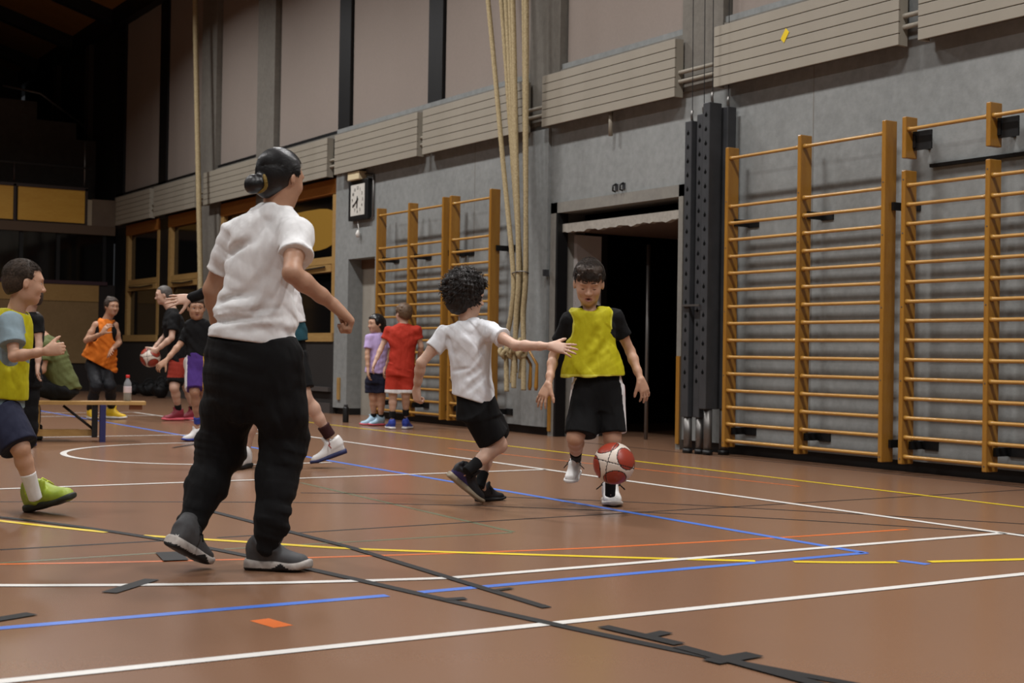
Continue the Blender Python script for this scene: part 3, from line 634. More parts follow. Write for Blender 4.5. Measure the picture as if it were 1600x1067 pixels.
class Person:
    def __init__(s, name, label, dep, base, hgt, skin, res=.006):
        s.dep = dep; s.hs = hgt / 1.7; s.skin = skin; s.res = res
        b = fl(*base); s.root = thing(name, label, 'person', tuple(b)); bpy.context.view_layer.update(); s.base = np.array(b)
        s.body = Field(res)
        # horizontal view axes at the person: right, away
        fw = ray(base[0], 545); fw[2] = 0; s.aw = unit(fw); s.rt = np.cross(s.aw, V(0, 0, 1)); s.up = V(0, 0, 1); s.lips = []; s.brows = []
    def J(s, px, py, dz=0): return at(px, py, s.dep + dz)
    def dirv(s, right, up, away): return unit(s.rt * right + s.up * up + s.aw * away)
    def arm(s, sh, el, wr, k=1.0):
        h = s.hs * k; B_ = s.body
        B_.cone(sh, sh, .046 * h, None, .03); B_.chain([sh, sh * .5 + el * .5, el], [.043 * h, .041 * h, .035 * h], .02)
        B_.chain([el, el * .72 + wr * .28, el * .3 + wr * .7, wr], [.035 * h, .037 * h, .029 * h, .0235 * h], .016)
    def leg(s, hip, kn, an, k=1.0):
        h = s.hs * k; B_ = s.body
        B_.chain([hip, hip * .45 + kn * .55, hip * .15 + kn * .85, kn], [.055 * h, .060 * h, .056 * h, .052 * h], .03)
        ax = unit(an - kn); bend = (hip - kn) - ax * ((hip - kn) @ ax); nb = np.linalg.norm(bend)
        back = bend / nb if nb > .04 else np.zeros(3)
        B_.chain([kn, kn * .66 + an * .34 + back * .010 * h, kn * .4 + an * .6 + back * .004 * h, an], [.050 * h, .050 * h, .039 * h, .031 * h], .03)
    def hand(s, wr, d, palm, thumb, S=None, curl=20, spread=8, tcurl=15, thumb_out=.75):
        """d: towards fingers, palm: palm facing, thumb: direction of thumb side"""
        S = S or .178 * s.hs; d = unit(d); palm = unit(palm - d * (palm @ d)); th = unit(thumb - d * (thumb @ d) - palm * (thumb @ palm)); B_ = s.body
        kn = wr + d * .50 * S
        B_.loft(wr - d * .06 * S, kn + d * .02 * S, th, [(0, .15 * S, .11 * S), (.3, .19 * S, .12 * S), (.75, .225 * S, .095 * S), (1, .215 * S, .075 * S)], 2.5, .012, rnd=.008)
        curl = curl if isinstance(curl, (list, tuple)) else [curl] * 4
        for i, (o, L, r) in enumerate(((.165, .43, .052), (.055, .48, .054), (-.055, .45, .052), (-.16, .36, .046))):
            p = wr + d * (.49 + (.0, .02, .01, -.03)[i]) * S + th * o * S; ang = 0; a = math.radians(spread) * (1.5 - i) ; dd = unit(d * math.cos(a) + th * math.sin(a)); r = max(r * S, .6 * s.res)
            for j, q in enumerate((.45, .30, .25)):
                ang += math.radians(curl[i]) * (.8, 1.1, .8)[j]; e = dd * math.cos(ang) + palm * math.sin(ang); p2 = p + e * L * q * S
                B_.cone(p, p2, r * (1, .93, .86)[j], r * (.93, .86, .74)[j], .004); p = p2
        p = wr + d * .12 * S + th * .14 * S; e = unit(d * (1 - thumb_out * .6) + th * thumb_out + palm * .25); p2 = p + e * .27 * S; r = max(.066 * S, .62 * s.res); B_.cone(p, p2, r * 1.25, r, .012)
        e2 = unit(e * math.cos(math.radians(tcurl)) + d * .7 * math.sin(math.radians(tcurl)) + palm * .5 * math.sin(math.radians(tcurl))); p3 = p2 + e2 * .16 * S; B_.cone(p2, p3, r, r * .92, .004); B_.cone(p3, p3 + unit(e2 + d * .2) * .12 * S, r * .92, r * .7, .004)
    def head(s, c, f, u, H=.215, mouth=0.0, eyes=True, lids=0.0, neck=None, neck_r=.05, gaze=None):
        f = unit(f); u = unit(u - f * (u @ f)); r = np.cross(f, u); s.hf = (np.asarray(c, float), f, u, r, H); B_ = s.body
        P = lambda x, y, z: c + (r * x + u * y + f * z) * H
        A = np.array([r, u, f])
        B_.ell(P(0, .13, -.07), A, V(.345, .37, .42) * H, .02); B_.ell(P(0, -.10, .07), A, V(.29, .36, .30) * H, .03); B_.ell(P(0, -.34, .17), A, V(.19, .13, .17) * H, .03); B_.ell(P(0, -.425, .25), A, V(.10, .065, .075) * H, .015)
        B_.ell(P(0, .09, .29), A, V(.22, .08, .09) * H, .02)
        for sx in (-1, 1):
            B_.ell(P(.17 * sx, -.13, .24), A, V(.10, .11, .10) * H, .02); B_.ell(P(.19 * sx, -.24, .03), A, V(.07, .15, .16) * H, .02)
            B_.ell(P(.135 * sx, .0, .40), A, V(.078, .045, .065) * H, .012, 's')
            B_.ell(P(.355 * sx, -.045, -.03), np.array([unit(r * sx + f * .35), u, unit(f - r * sx * .35)]), V(.032, .115, .07) * H, .006)
            B_.ell(P(.40 * sx, -.03, -.01), A, V(.025, .06, .035) * H, .006, 's')
            B_.ell(P(.13 * sx, .105, .355), np.array([unit(r - u * .12 * sx), u, f]), V(.085, .02, .03) * H, .006)
        B_.cone(P(0, .03, .345), P(0, -.13, .425), .032 * H, .045 * H, .01); B_.ell(P(0, -.145, .425), A, V(.052, .045, .052) * H, .008)
        for sx in (-1, 1): B_.ell(P(.052 * sx, -.155, .385), A, V(.035, .032, .04) * H, .006)
        B_.cone(P(-.075, -.262, .325), P(0, -.25, .357), .014 * H, .020 * H, .006); B_.cone(P(.075, -.262, .325), P(0, -.25, .357), .014 * H, .020 * H, .006)
        lo = -.305 - .05 * mouth; B_.cone(P(-.065, lo + .012, .32), P(0, lo, .350), .016 * H, .023 * H, .006); B_.cone(P(.065, lo + .012, .32), P(0, lo, .350), .016 * H, .023 * H, .006)
        B_.ell(P(0, -.279 - .025 * mouth, .365), A, V(.070, .008 + .024 * mouth, .055) * H, .004, 's')
        if neck is not None: B_.cone(P(0, -.25, -.06), neck, neck_r * s.hs, neck_r * 1.12 * s.hs, .03)
        s.mask = ('lip', P(0, -.285 - .02 * mouth, .345), A, V(.090, .040 + .025 * mouth, .07) * H, P(0, .115, .36), V(.225, .028, .06) * H, P)
        if eyes:
            g = unit(f if gaze is None else gaze)
            for sx in (-1, 1):
                ec = P(.135 * sx, .0, .287); R = .062 * H; m = bpy.data.meshes.new('eye'); bm = bmesh.new(); bmesh.ops.create_uvsphere(bm, u_segments=20, v_segments=14, radius=R); bm.to_mesh(m); bm.free()
                m.materials.append(eye_w); m.materials.append(eye_i); cc = np.array([p.center[:] for p in m.polygons]) / R; m.polygons.foreach_set('material_index', ((cc @ g) > .86).astype(np.int32)); m.shade_smooth()
                o = bpy.data.objects.new('eye', m); COL.objects.link(o); o.parent = s.root; o.location = ec - s.base
                if lids > 0: B_.ell(P(.135 * sx, .0, .287), A, V(.071, .071, .071) * H, .004)
            for nm, arcs, rr in (('eyebrow', [(.055, .122, .390), (.10, .132, .386), (.155, .130, .366), (.215, .100, .324)], .011), ('eyelash', [(.078, -.030, .324), (.105, -.037, .346), (.135, -.040, .352), (.165, -.037, .346), (.192, -.030, .324)] if lids > 0 else [(.085, .022, .322), (.11, .036, .334), (.135, .040, .338), (.165, .036, .333), (.19, .018, .318)], .0075)):
                for sx in (-1, 1):
                    m = MB().tube([P(x * sx, y, z) - s.base for x, y, z in arcs], [rr * H * q for q in ([.7, 1, .9, .4] if len(arcs) == 4 else [.4, .9, 1, .9, .5])], 7); me = bpy.data.meshes.new(nm); me.from_pydata(m.v, [], m.f); me.materials.append(s.skin[2]); me.shade_smooth(); o = bpy.data.objects.new(nm, me); COL.objects.link(o); o.parent = s.root
        return P
    def skin_build(s):
        mk = getattr(s, 'mask', None)
        def pick(c):
            o = np.zeros(len(c), int)
            if mk is None: return o
            _, lc, A, lr, bc, br, P = mk
            q = ((c - lc) @ A.T) / lr; o[(q ** 2).sum(1) < 1] = 1
            q = ((c - lc + A[2] * .012) @ A.T) / (lr * V(.62, .36, 1)); o[((q ** 2).sum(1) < 1) & (((c - lc) @ A[2]) < -.003)] = 2
            return o
        s.body.build('body', s.skin, s.root, pick)
    def shoe(s, heel, toe, up, wid=.046, upper=None, sole_m=None, lace_m=None, ankle=None, high=.0, thick=.030, res=None, acc=None, toe_m=None, sole2=None):
        """heel/toe: sole points; one shoe with sole, laces"""
        heel = np.asarray(heel, float); toe = np.asarray(toe, float); d = toe - heel; L = np.linalg.norm(d); d /= L; up = unit(up - d * (up @ d)); lat = np.cross(up, d); res = res or s.res; w = wid * (L / .27)
        h = L / .27; sh = thick * h
        U = Field(res)
        tabs = [(0, .62, .050), (.10, .80, .062), (.28, .82, .056), (.45, .86, .047), (.62, 1.0, .036), (.8, .98, .029), (.93, .72, .024), (1, .35, .014)]
        U.loft(heel + d * .008 + up * sh * .6, toe - d * .004 + up * sh * .6, lat, [(a, b * w, c * h, 0, (c - .012) * h * 1.0) for a, b, c in tabs], 2.3, .01, rnd=.012)
        if ankle is None: ankle = heel + d * .22 * L + up * .13 * h
        col0 = heel + d * .24 * L + up * .07 * h; col1 = col0 + unit(ankle - col0) * (.055 + high) * h
        U.loft(col0, col1, lat, [(0, .88 * w, .062 * h), (1, .86 * w, .056 * h)], 2.2, .02, rnd=.008)
        U.cone(col0 + d * .04 * h + up * .02, heel + d * .62 * L + up * .045 * h, .032 * h, .022 * h, .02)
        U.cone(col1 - d * .05 * h, col1 - d * .05 * h + up * .012 * h, .012 * h, .008 * h, .012)
        U.cone(col1 + d * .045 * h, col1 + d * .06 * h + up * .03 * h, .016 * h, .012 * h, .01)
        mu = [upper] + ([acc] if acc else [])
        pick = None
        if acc: pick = lambda c: ((((c - heel) @ up) < .045 * h + .02 * np.sin(((c - heel) @ d) * 30)) & (((c - heel) @ d) < .6 * L)).astype(int)
        so = U.build('shoe', mu, s.root, pick)
        S_ = Field(res); S_.loft(heel, toe + d * .006, lat, [(a, b * w * 1.10 + .003, sh * (.62 if a < .5 else .5 if a < .85 else .42), 0, sh * (.55 if a < .85 else .75)) for a, b, c in tabs], 3.2, .006, rnd=.008)
        # parent the sole and laces under the shoe mesh (shares the root's frame)
        S_.build('sole', [sole_m] + ([sole2] if sole2 else []), so, (lambda c: (((c - heel) @ up) < sh * .30 + sh * .5 * np.exp(-((((c - heel) @ d) / L - .60) / .09) ** 2)).astype(int)) if sole2 else None, s.base)
        if lace_m:
            m = MB()
            for j in range(5):
                q = .36 + .065 * j; hh = (.098 - .012 * j) * h; c0 = heel + d * q * L + up * (hh - .002)
                m.tube([c0 - lat * .026 * h - up * .014, c0 - lat * .012 * h + up * .004, c0 + lat * .012 * h + up * .004 + d * .008, c0 + lat * .026 * h - up * .014 + d * .01], .0035 * h + .0008, 6)
            k0 = heel + d * .36 * L + up * .103 * h
            for sx in (-1, 1):
                m.tube([k0, k0 + lat * sx * .03 * h + up * .02, k0 + lat * sx * .05 * h, k0 + lat * sx * .03 * h - up * .012 + d * .02, k0], .003 * h + .0006, 6); m.tube([k0, k0 + lat * sx * .05 * h - up * .005 + d * .01, k0 + lat * sx * .075 * h - up * .03], .003 * h + .0006, 6)
            m.v = [tuple(np.array(v) - s.base) for v in m.v]
            me = bpy.data.meshes.new('lace'); me.from_pydata(m.v, [], m.f); me.materials.append(lace_m); me.shade_smooth(); o = bpy.data.objects.new('lace', me); COL.objects.link(o); o.parent = so
        return so
    def garment(s, name, mats, fn, post=None, pick=None, res=None, parent=None):
        g = Field(res or s.res); fn(g); g.post = post; return g.build(name, mats, s.root, pick)
    def sock(s, a, b, r0, r1, m): return s.garment('sock', m, lambda g: g.loft(a, b, s.rt, [(0, r0, r0), (.5, (r0 + r1) / 2 * .97, (r0 + r1) / 2 * .97), (1, r1, r1)], 2, rnd=.004))
    def hair_cap(s, m, thick=.04, hairline=.27, back=-.34, bump=0.004, name='hair', extra=None, side=0.0, post=None, tufts=0, tl=.09, face=.20, ears=True):
        """hair over the skull: open face, ear cut-outs, nape line, loose tufts"""
        c, f, u, r, H = s.hf; A = np.array([r, u, f]); P = lambda x, y, z: c + (r * x + u * y + f * z) * H
        g = Field(s.res)
        g.ell(P(0, .14, -.075), A, (V(.36 + side, .385, .435) + thick) * H, .02); g.ell(P(0, -.08, -.20), A, (V(.30 + side, .30, .27) + thick * .6) * H, .03)
        def wedge(X, Y, Z):   # face opening, temple edge slanting back to the ear
            x, y, z = X - c[0], Y - c[1], Z - c[2]; a = (x * u[0] + y * u[1] + z * u[2]) / H; b = (x * f[0] + y * f[1] + z * f[2]) / H; l = np.abs(x * r[0] + y * r[1] + z * r[2]) / H
            return np.maximum(face - .18 * (.1 - a) * (a < .1) - b - .25 * l * l * 0, a - hairline + .55 * l * l) * H * .9
        R_ = .9 * H; g.ops.append((wedge, c - R_, c + R_, .006, 's'))
        if ears:
            for sx in (-1, 1): g.ell(P(.37 * sx, -.07, .01), A, V(.13, .135, .10) * H, .008, 's')
        g.half(P(0, back, -.3), -u + f * .55, .012)
        if extra: extra(g, P, A, H)
        if tufts:
            q = np.random.default_rng(int(abs(c[0]) * 1e4) % 9999)
            for k in range(tufts):
                d = unit(q.normal(size=3)); x, y, z = d[0] * (.36 + side + thick), .14 + d[1] * (.385 + thick), -.075 + d[2] * (.435 + thick)
                if (z > face - .05 and y < hairline + .02) or y < back + .12 or (abs(x) > .3 and y < .1 and z > -.15): continue
                a = P(x * .97, y * .97, z * .97); flow = r * d[0] * .7 + u * (d[1] * .5 - .2) + f * (d[2] * .6 + .35) ; e = a + (flow * q.uniform(.5, 1.2) + unit(q.normal(size=3)) * .35) * tl * H; g.cone(a, e, .032 * H, .008 * H, .007)
        if post is None and bump:
            def post(X, Y, Z):
                x, y, z = X - c[0], Y - c[1], Z - c[2]; a = x * r[0] + y * r[1] + z * r[2]; b = x * u[0] + y * u[1] + z * u[2]; d = x * f[0] + y * f[1] + z * f[2]
                th = np.arctan2(a, b + .02); return bump * np.sin(th * 34 + 5 * np.sin(d * 40)) * (.5 + .5 * np.sin(d * 70 + th * 7))
        g.post = post
        return g.build(name, m, s.root)
def strand_mesh(name, paths, r, m, parent, base):
    """thin tapered three-sided hair strands; paths (n, k, 3)"""
    n, k, _ = paths.shape; t = np.gradient(paths, axis=1); t /= np.linalg.norm(t, axis=2, keepdims=True) + 1e-9
    a = np.cross(t, np.array([.31, .52, .79])); a /= np.linalg.norm(a, axis=2, keepdims=True) + 1e-9; b = np.cross(t, a); rad = r * np.linspace(1, .25, k)[None, :, None]
    ring = np.stack([paths + (a * math.cos(q) + b * math.sin(q)) * rad for q in (0, 2.094, 4.189)], 2)     # n,k,3,3
    vs = (ring.reshape(-1, 3) - base); idx = np.arange(n * k * 3).reshape(n, k, 3)
    Q = np.stack([idx[:, :-1, :], np.roll(idx[:, :-1, :], -1, 2), np.roll(idx[:, 1:, :], -1, 2), idx[:, 1:, :]], -1).reshape(-1, 4)
    me = bpy.data.meshes.new(name); me.vertices.add(len(vs)); me.vertices.foreach_set('co', vs.astype(f32).ravel()); me.loops.add(Q.size); me.loops.foreach_set('vertex_index', Q.astype(np.int32).ravel())
    me.polygons.add(len(Q)); me.polygons.foreach_set('loop_start', np.arange(0, Q.size, 4, dtype=np.int32)); me.polygons.foreach_set('use_smooth', np.ones(len(Q), bool)); me.materials.append(m); me.update(calc_edges=True)
    o = bpy.data.objects.new(name, me); COL.objects.link(o); o.parent = parent; o['kind'] = 'stuff'; return o
def hair_strands(p, m, parent, n, L, flow, lift=.25, r=.0011, thick=.03, side=0, hairline=.25, back=-.30, face=.14, seed=1, k=6, droop=.0, jit=.3, stick=False):
    """strands combed along flow(d) -> (right, up, forward) over the skull"""
    c, f, u, r_, H = p.hf; q = np.random.default_rng(seed); d = q.normal(size=(n * 3, 3)); d /= np.linalg.norm(d, axis=1)[:, None]; E3 = V(.36 + side, .385, .435) + thick; O = V(0, .14, -.075)
    x = O + d * E3; keep = ~((x[:, 2] > face) & (x[:, 1] < hairline - .5 * x[:, 0] ** 2)) & (x[:, 1] > back) & ~((np.abs(x[:, 0]) > .3) & (x[:, 1] < .06) & (x[:, 2] > -.12)) & ~((x[:, 1] < -.1) & (x[:, 2] > -.2)); x = x[keep][:n]; d = d[keep][:n]
    nrm = d / E3; nrm /= np.linalg.norm(nrm, axis=1)[:, None]; w = np.array([flow(v) for v in d]) + q.normal(size=d.shape) * jit; w -= nrm * (w * nrm).sum(1)[:, None]; w /= np.linalg.norm(w, axis=1)[:, None] + 1e-9
    w = w + nrm * lift; Ls = L / H * q.uniform(.6, 1.15, len(x)); pts = []; pos = x.copy(); dirn = w / np.linalg.norm(w, axis=1)[:, None]
    for i in range(k):
        pts.append(pos.copy()); pos = pos + dirn * (Ls / (k - 1))[:, None]
        e = (pos - O) / E3; rr = np.linalg.norm(e, axis=1); low = rr < 1.0; pos[low] = (O + (e / rr[:, None]) * E3 * 1.003)[low]; nn = e / E3; nn /= np.linalg.norm(nn, axis=1)[:, None]
        if stick: pos = O + (e / rr[:, None]) * E3 * 1.004
        out = (dirn * nn).sum(1); dirn = dirn - nn * np.maximum(out - lift * (1 - (i + 1) / k), 0)[:, None] + V(0, -droop, 0); dirn /= np.linalg.norm(dirn, axis=1)[:, None]
    P_ = np.stack(pts, 1); Wd = c + (P_[..., 0:1] * r_ + P_[..., 1:2] * u + P_[..., 2:3] * f) * H
    return strand_mesh('strands', Wd, r, m, parent, p.base)
def simple_torso(p, hip_c, neck_c, lat, tab, k=.03, n=2.3): p.body.loft(hip_c, neck_c, lat, tab, n, k, rnd=.03)
# ------------------------------------------------------------------ clothes
c_white = cloth('tee_white', (.87, .87, .87)); c_white2 = cloth('tee_pale_grey', (.85, .855, .87)); c_black = cloth('cloth_black', (.06, .06, .065), .9, .015); c_black2 = cloth('cloth_black_knit', (.055, .055, .06), .95, .012)
c_yel = cloth('bib_yellow', (.70, .67, .07), .7, .04); c_yel2 = cloth('bib_trim', (.80, .78, .30), .7, .03); c_blue = cloth('tee_greyblue', (.50, .57, .60)); c_navy = cloth('shorts_navy', (.115, .125, .20), .85, .02)
c_org = cloth('bib_orange', (.82, .45, .14)); c_red = cloth('kit_red', (.66, .20, .14)); c_dred = cloth('shorts_red', (.52, .17, .12)); c_olive = cloth('tee_olive', (.35, .37, .22)); c_lilac = cloth('tee_lilac', (.72, .64, .82))
c_purple = cloth('shorts_purple', (.29, .19, .46)); c_gold = cloth('shorts_gold', (.78, .61, .14)); c_teal = cloth('shirt_teal', (.13, .28, .32)); c_sockw = cloth('sock_white', (.84, .83, .82)); c_sockk = cloth('sock_black', (.08, .08, .085), .9, .02)
c_trim = cloth('white_trim', (.85, .84, .84)); c_redtrim = cloth('red_trim', (.70, .14, .12)); c_legging = cloth('leggings', (.11, .115, .13), .7, .02); c_brownsock = cloth('sock_brown', (.20, .10, .10), .9, .02)
s_grey = mat('shoe_grey', (.30, .30, .305), .75, .3, noise=[20], col2=(.25, .25, .255)); s_white = mat('shoe_white', (.83, .82, .81), .5, .4, noise=[10], col2=(.78, .77, .76)); s_black = mat('shoe_black', (.085, .085, .105), .6, .4, noise=[10], col2=(.06, .06, .08))
s_green = mat('shoe_green', (.62, .68, .22), .55, .4, noise=[12], col2=(.52, .60, .16)); s_blue = mat('shoe_blue', (.16, .24, .58), .5, .4); s_yellow = mat('shoe_yellow', (.85, .70, .14), .55, .4); s_maroon = mat('shoe_maroon', (.48, .12, .18), .55, .4); s_lt = mat('shoe_pastel', (.62, .74, .82), .5, .4)
so_grey = mat('sole_pale', (.72, .69, .66), .6, .4, noise=[18], col2=(.55, .52, .50)); so_black = mat('sole_black', (.07, .07, .075), .6, .4); so_gum = mat('sole_gum', (.55, .50, .42), .6, .4); so_dkgreen = mat('sole_dark', (.12, .13, .09), .6, .4); so_pink = mat('sole_pink', (.80, .35, .40), .6, .4); so_navy = mat('sole_navy', (.12, .14, .30), .6, .4)
lace_k = mat('lace_black', (.05, .05, .055), .8, .2); lace_w = mat('lace_white', (.8, .8, .8), .8, .2); lace_r = mat('lace_red', (.5, .15, .13), .8, .2); lace_y = mat('lace_lime', (.75, .8, .3), .8, .2)
def mid(a, b, t): return a * (1 - t) + b * t
def sleeve(g, sh, el, frac, r0, r1, lat, k=.025, flare=1.0):
    e = mid(sh, el, frac); g.loft(sh - unit(e - sh) * .02, e, lat, [(0, r0 * .92, r0 * .92), (.3, r0, r0), (.75, r1 * 1.0, r1), (1, r1 * 1.04 * flare, r1 * 1.04 * flare)], 2, k, rnd=.004)
    g.cone(sh, sh, r0 * .98, None, k)
def legsock(p, kn, an, f0, f1, m, r0=.036, r1=.032): return p.sock(mid(kn, an, f0), mid(kn, an, f1), r0, r1, m)
def crease(g, a, b, r=.014, k=.022, mode='s', c=None):
    pts = [a, b] if c is None else [mid(mid(a, c, t), mid(c, b, t), t) for t in (0, .2, .4, .6, .8, 1)]
    n = len(pts); g.chain(pts, [max(.002, r * (1 - .75 * abs(2 * i / (n - 1) - 1) ** 2)) for i in range(n)] if n > 2 else [r, r * .4], k, mode)
def legtube(g, pts, rs, k=.02, cut=True):
    g.chain(pts, rs, k)
def shorts_leg(g, hip, kn, frac, r0, r1, lat, k=.03, squash=1.0):
    e = mid(hip, kn, frac); g.loft(hip, e, lat, [(0, r0 * .95, r0), (.4, r0, r0), (1, r1, r1 * squash)], 2.2, k, rnd=.005)

# =================================================================== woman seen from behind
p = Person('person', 'woman from behind in white tee and black joggers, nearest the camera', 5.47, (395, 892), 1.62, SK_B, .0058); J = p.J
hip, neck = J(396, 560), J(434, 326, .0)
latw = unit(p.rt - p.aw * .35)
simple_torso(p, J(396, 590), J(430, 338), latw, [(0, .12, .09), (.25, .115, .09), (.5, .10, .08, -.01), (.75, .12, .085), (.92, .09, .06), (1, .045, .045)])
sL, eL, wL = J(366, 366, .08), J(331, 452, .15), J(343, 520, .32); sR, eR, wR = J(464, 362, -.07), J(456, 427, -.24), J(521, 476, -.12)
p.arm(sL, eL, wL); p.arm(sR, eR, wR)
p.hand(wL, p.dirv(.4, -.6, .6), p.dirv(.6, .2, -.6), p.dirv(.5, .5, .6), curl=35)
p.hand(wR, p.dirv(.72, -.62, .22), p.dirv(-.55, -.75, .1), p.dirv(.1, .25, .95), S=.19, curl=[70, 74, 78, 78], spread=3, tcurl=45, thumb_out=.4)
p.head(J(440, 279, .02), p.dirv(.74, -.14, .62), p.up, .212, neck=J(434, 330, .01), neck_r=.053, gaze=p.dirv(.74, -.14, .62))
legL = [J(362, 562, .05), J(357, 640, .10), J(344, 702, .16), J(322, 762, .10), J(300, 816, .02)]; legR = [J(431, 562, -.04), J(440, 640, 0), J(443, 692, .06), J(433, 748, .03), J(426, 800, -.01), J(418, 850, -.01)]
p.leg(legL[0], legL[2], legL[4], .9); p.leg(legR[0], legR[2], legR[5], .9)
p.skin_build()
def tee(g):
    g.loft(J(395, 536), J(432, 322), latw, [(0, .172, .135, .0), (.05, .170, .133), (.12, .156, .126), (.17, .166, .130, -.004), (.22, .158, .126, -.006), (.38, .140, .114, -.014), (.58, .142, .112, -.012), (.75, .152, .110), (.87, .132, .094), (.95, .088, .072), (1, .058, .058)], 2.3, .02, rnd=.006)
    g.cone(J(374, 362, .06), J(425, 338, .01), .052, .055, .03); g.cone(J(458, 360, -.05), J(436, 338, .0), .052, .055, .03)
    sleeve(g, J(368, 370, .07), J(336, 448, .13), .72, .064, .058, latw); sleeve(g, J(463, 366, -.07), mid(eR, J(464, 427, -.22), .5), .60, .066, .064, latw, flare=1.06)
    g.cone(J(433, 318, .02), J(436, 296, .03), .055, .05, .006, 's')
    crease(g, J(441, 392, -.15), J(385, 452, -.12), .016, .03, c=J(425, 430, -.14)); crease(g, J(447, 420, -.14), J(398, 490, -.12), .014, .03, c=J(438, 465, -.14)); crease(g, J(352, 400, -.02), J(396, 372, -.12), .013, .03); crease(g, J(345, 470, -.06), J(400, 455, -.125), .011, .03)
    crease(g, J(338, 502, -.08), J(455, 500, -.15), .012, .02, c=J(395, 494, -.18)); crease(g, J(415, 345, -.09), J(380, 400, -.13), .012, .03)
    g.half(J(395, 535), V(-.0, 0, -1) + p.rt * -.12, .006)
fo_a = folds(.0038, [p.dirv(-.75, .62, 0), p.dirv(.55, .8, .1)], 42, 11); fo_b = folds(.006, [p.dirv(-.1, 1, 0)], 75, 3); zb = J(395, 497)[2]
def fo(X, Y, Z): return fo_a(X, Y, Z) + fo_b(X, Y, Z) * np.exp(-((Z - zb) / .05) ** 2)
p.garment('t_shirt', c_white, tee, fo)
def jog(g):
    g.loft(J(397, 655, .05), J(395, 526, 0), latw, [(0, .115, .10), (.25, .165, .135), (.5, .186, .150), (.75, .180, .145), (1, .168, .128)], 2.3, .03, rnd=.01)
    legtube(g, legL, [.098, .100, .094, .074, .052], .04); legtube(g, legR[:5], [.105, .096, .092, .078, .066], .035); g.chain([legR[4], J(424, 822, 0), J(418, 850)], [.068, .060, .046], .02)
    g.cone(legL[4], J(297, 826, .01), .050, .046, .02)
fo = folds(.0034, [p.dirv(.9, .4, .1), p.dirv(.3, .95, .2)], 40, 5); fo2 = folds(.006, [p.dirv(.2, 1, .1)], 90, 6)
def jog_post(X, Y, Z):
    return fo(X, Y, Z) + fo2(X, Y, Z) * (np.exp(-((Z - .20) / .09) ** 2) + .45 * np.exp(-((Z - .46) / .07) ** 2))
p.garment('joggers', c_black, jog, jog_post)
sh_l = p.shoe(J(263, 852, -.13), J(322, 886, .07), p.dirv(.42, .86, .30), upper=s_grey, sole_m=so_grey, sole2=so_black, lace_m=lace_k, ankle=J(300, 812, .02), high=.03, wid=.050, thick=.042)
p.shoe(fl(384, 889), fl(485, 893), p.up, upper=s_grey, sole_m=so_grey, sole2=so_black, lace_m=lace_k, ankle=J(417, 845), high=.03, wid=.050, thick=.042)
bpy.context.view_layer.update(); hit, hl, hn, _ = sh_l.ray_cast(Vector(CAM - p.base), Vector(unit(ray(277, 838))))
if hit:   # small white leaping-figure mark on the heel
    hn = Vector(hn).normalized(); ax = hn.cross(Vector((0, 0, 1))).normalized(); ay = ax.cross(hn) * -1; pol = [(0, 1.1), (.2, .45), (.9, .7), (.35, .15), (.95, -.9), (.1, -.25), (-.8, -.75), (-.3, .1), (-.75, .55), (-.2, .45)]
    vs = [hl + hn * .0015 + (ax * x + ay * y) * .011 for x, y in pol]; me = bpy.data.meshes.new('heel_mark'); me.from_pydata([tuple(v) for v in vs], [], [tuple(range(len(vs)))]); me.materials.append(white); o = bpy.data.objects.new('heel_mark', me); COL.objects.link(o); o.parent = sh_l
def bun(g, P, A, H):
    g.ell(P(-.02, -.20, -.46), A, V(.16, .16, .15) * H, .012); g.ell(P(-.05, -.25, -.60), A, V(.17, .18, .14) * H, .012); g.ell(P(0, -.30, -.34), A, V(.14, .14, .12) * H, .03)
ho = p.hair_cap(hair_black, .018, .34, -.46, .0006, extra=bun, face=.16)
bd_ = V(0, -.30, -.55); hair_strands(p, hair_black, ho, 3000, .075, lambda d: unit(bd_ - d * .4), .0, .0008, .020, 0, .34, -.40, .16, 5, jit=.05, stick=True)
hd = p.hf; Pq = lambda x, y, z: hd[0] + (hd[3] * x + hd[2] * y + hd[1] * z) * hd[4] - p.base
m = MB(); pts = [Pq(.165 * math.cos(q), -.21 + .165 * math.sin(q), -.48 - .02 * math.sin(3 * q)) for q in [2 * math.pi * k / 20 for k in range(21)]]; m.tube(pts, .007, 6)
me = bpy.data.meshes.new('hair_tie'); me.from_pydata(m.v, [], m.f); me.materials.append(mat('hair_tie', (.45, .36, .12), .7)); o = bpy.data.objects.new('hair_tie', me); COL.objects.link(o); o.parent = p.root

# =================================================================== boy in yellow bib dribbling
p = Person('person', 'boy in yellow bib and black shorts dribbling the ball in front of the doorway', 7.9, (945, 788), 1.38, SK_A, .0045); J = p.J; L_ = p.rt
simple_torso(p, J(934, 610), J(921, 486), L_, [(0, .11, .085), (.3, .105, .08), (.7, .12, .085), (.9, .11, .07), (1, .05, .045)])
sL, eL, wL = J(891, 501, .0), J(865, 556, .08), J(857, 601, -.06); sR, eR, wR = J(960, 496, .02), J(985, 549, .07), J(1001, 593, -.02)
p.arm(sL, eL, wL, .92); p.arm(sR, eR, wR, .92)
p.hand(wL, p.dirv(-.42, -.86, -.2), p.dirv(.5, -.2, .85), p.dirv(.85, -.3, -.5), S=.145, curl=[16, 14, 14, 18], spread=9, thumb_out=.6)
p.hand(wR, p.dirv(.33, -.92, .0), p.dirv(-.5, 0, .86), p.dirv(-.85, -.1, -.5), S=.14, curl=[24, 20, 20, 22], spread=6, thumb_out=.5)
p.head(J(920, 443, -.03), p.dirv(.02, -.36, -.93), p.dirv(.03, 1, -.3), .222, mouth=.75, lids=1.0, neck=J(921, 486, .03), neck_r=.052, gaze=p.dirv(.05, -.75, -.65))
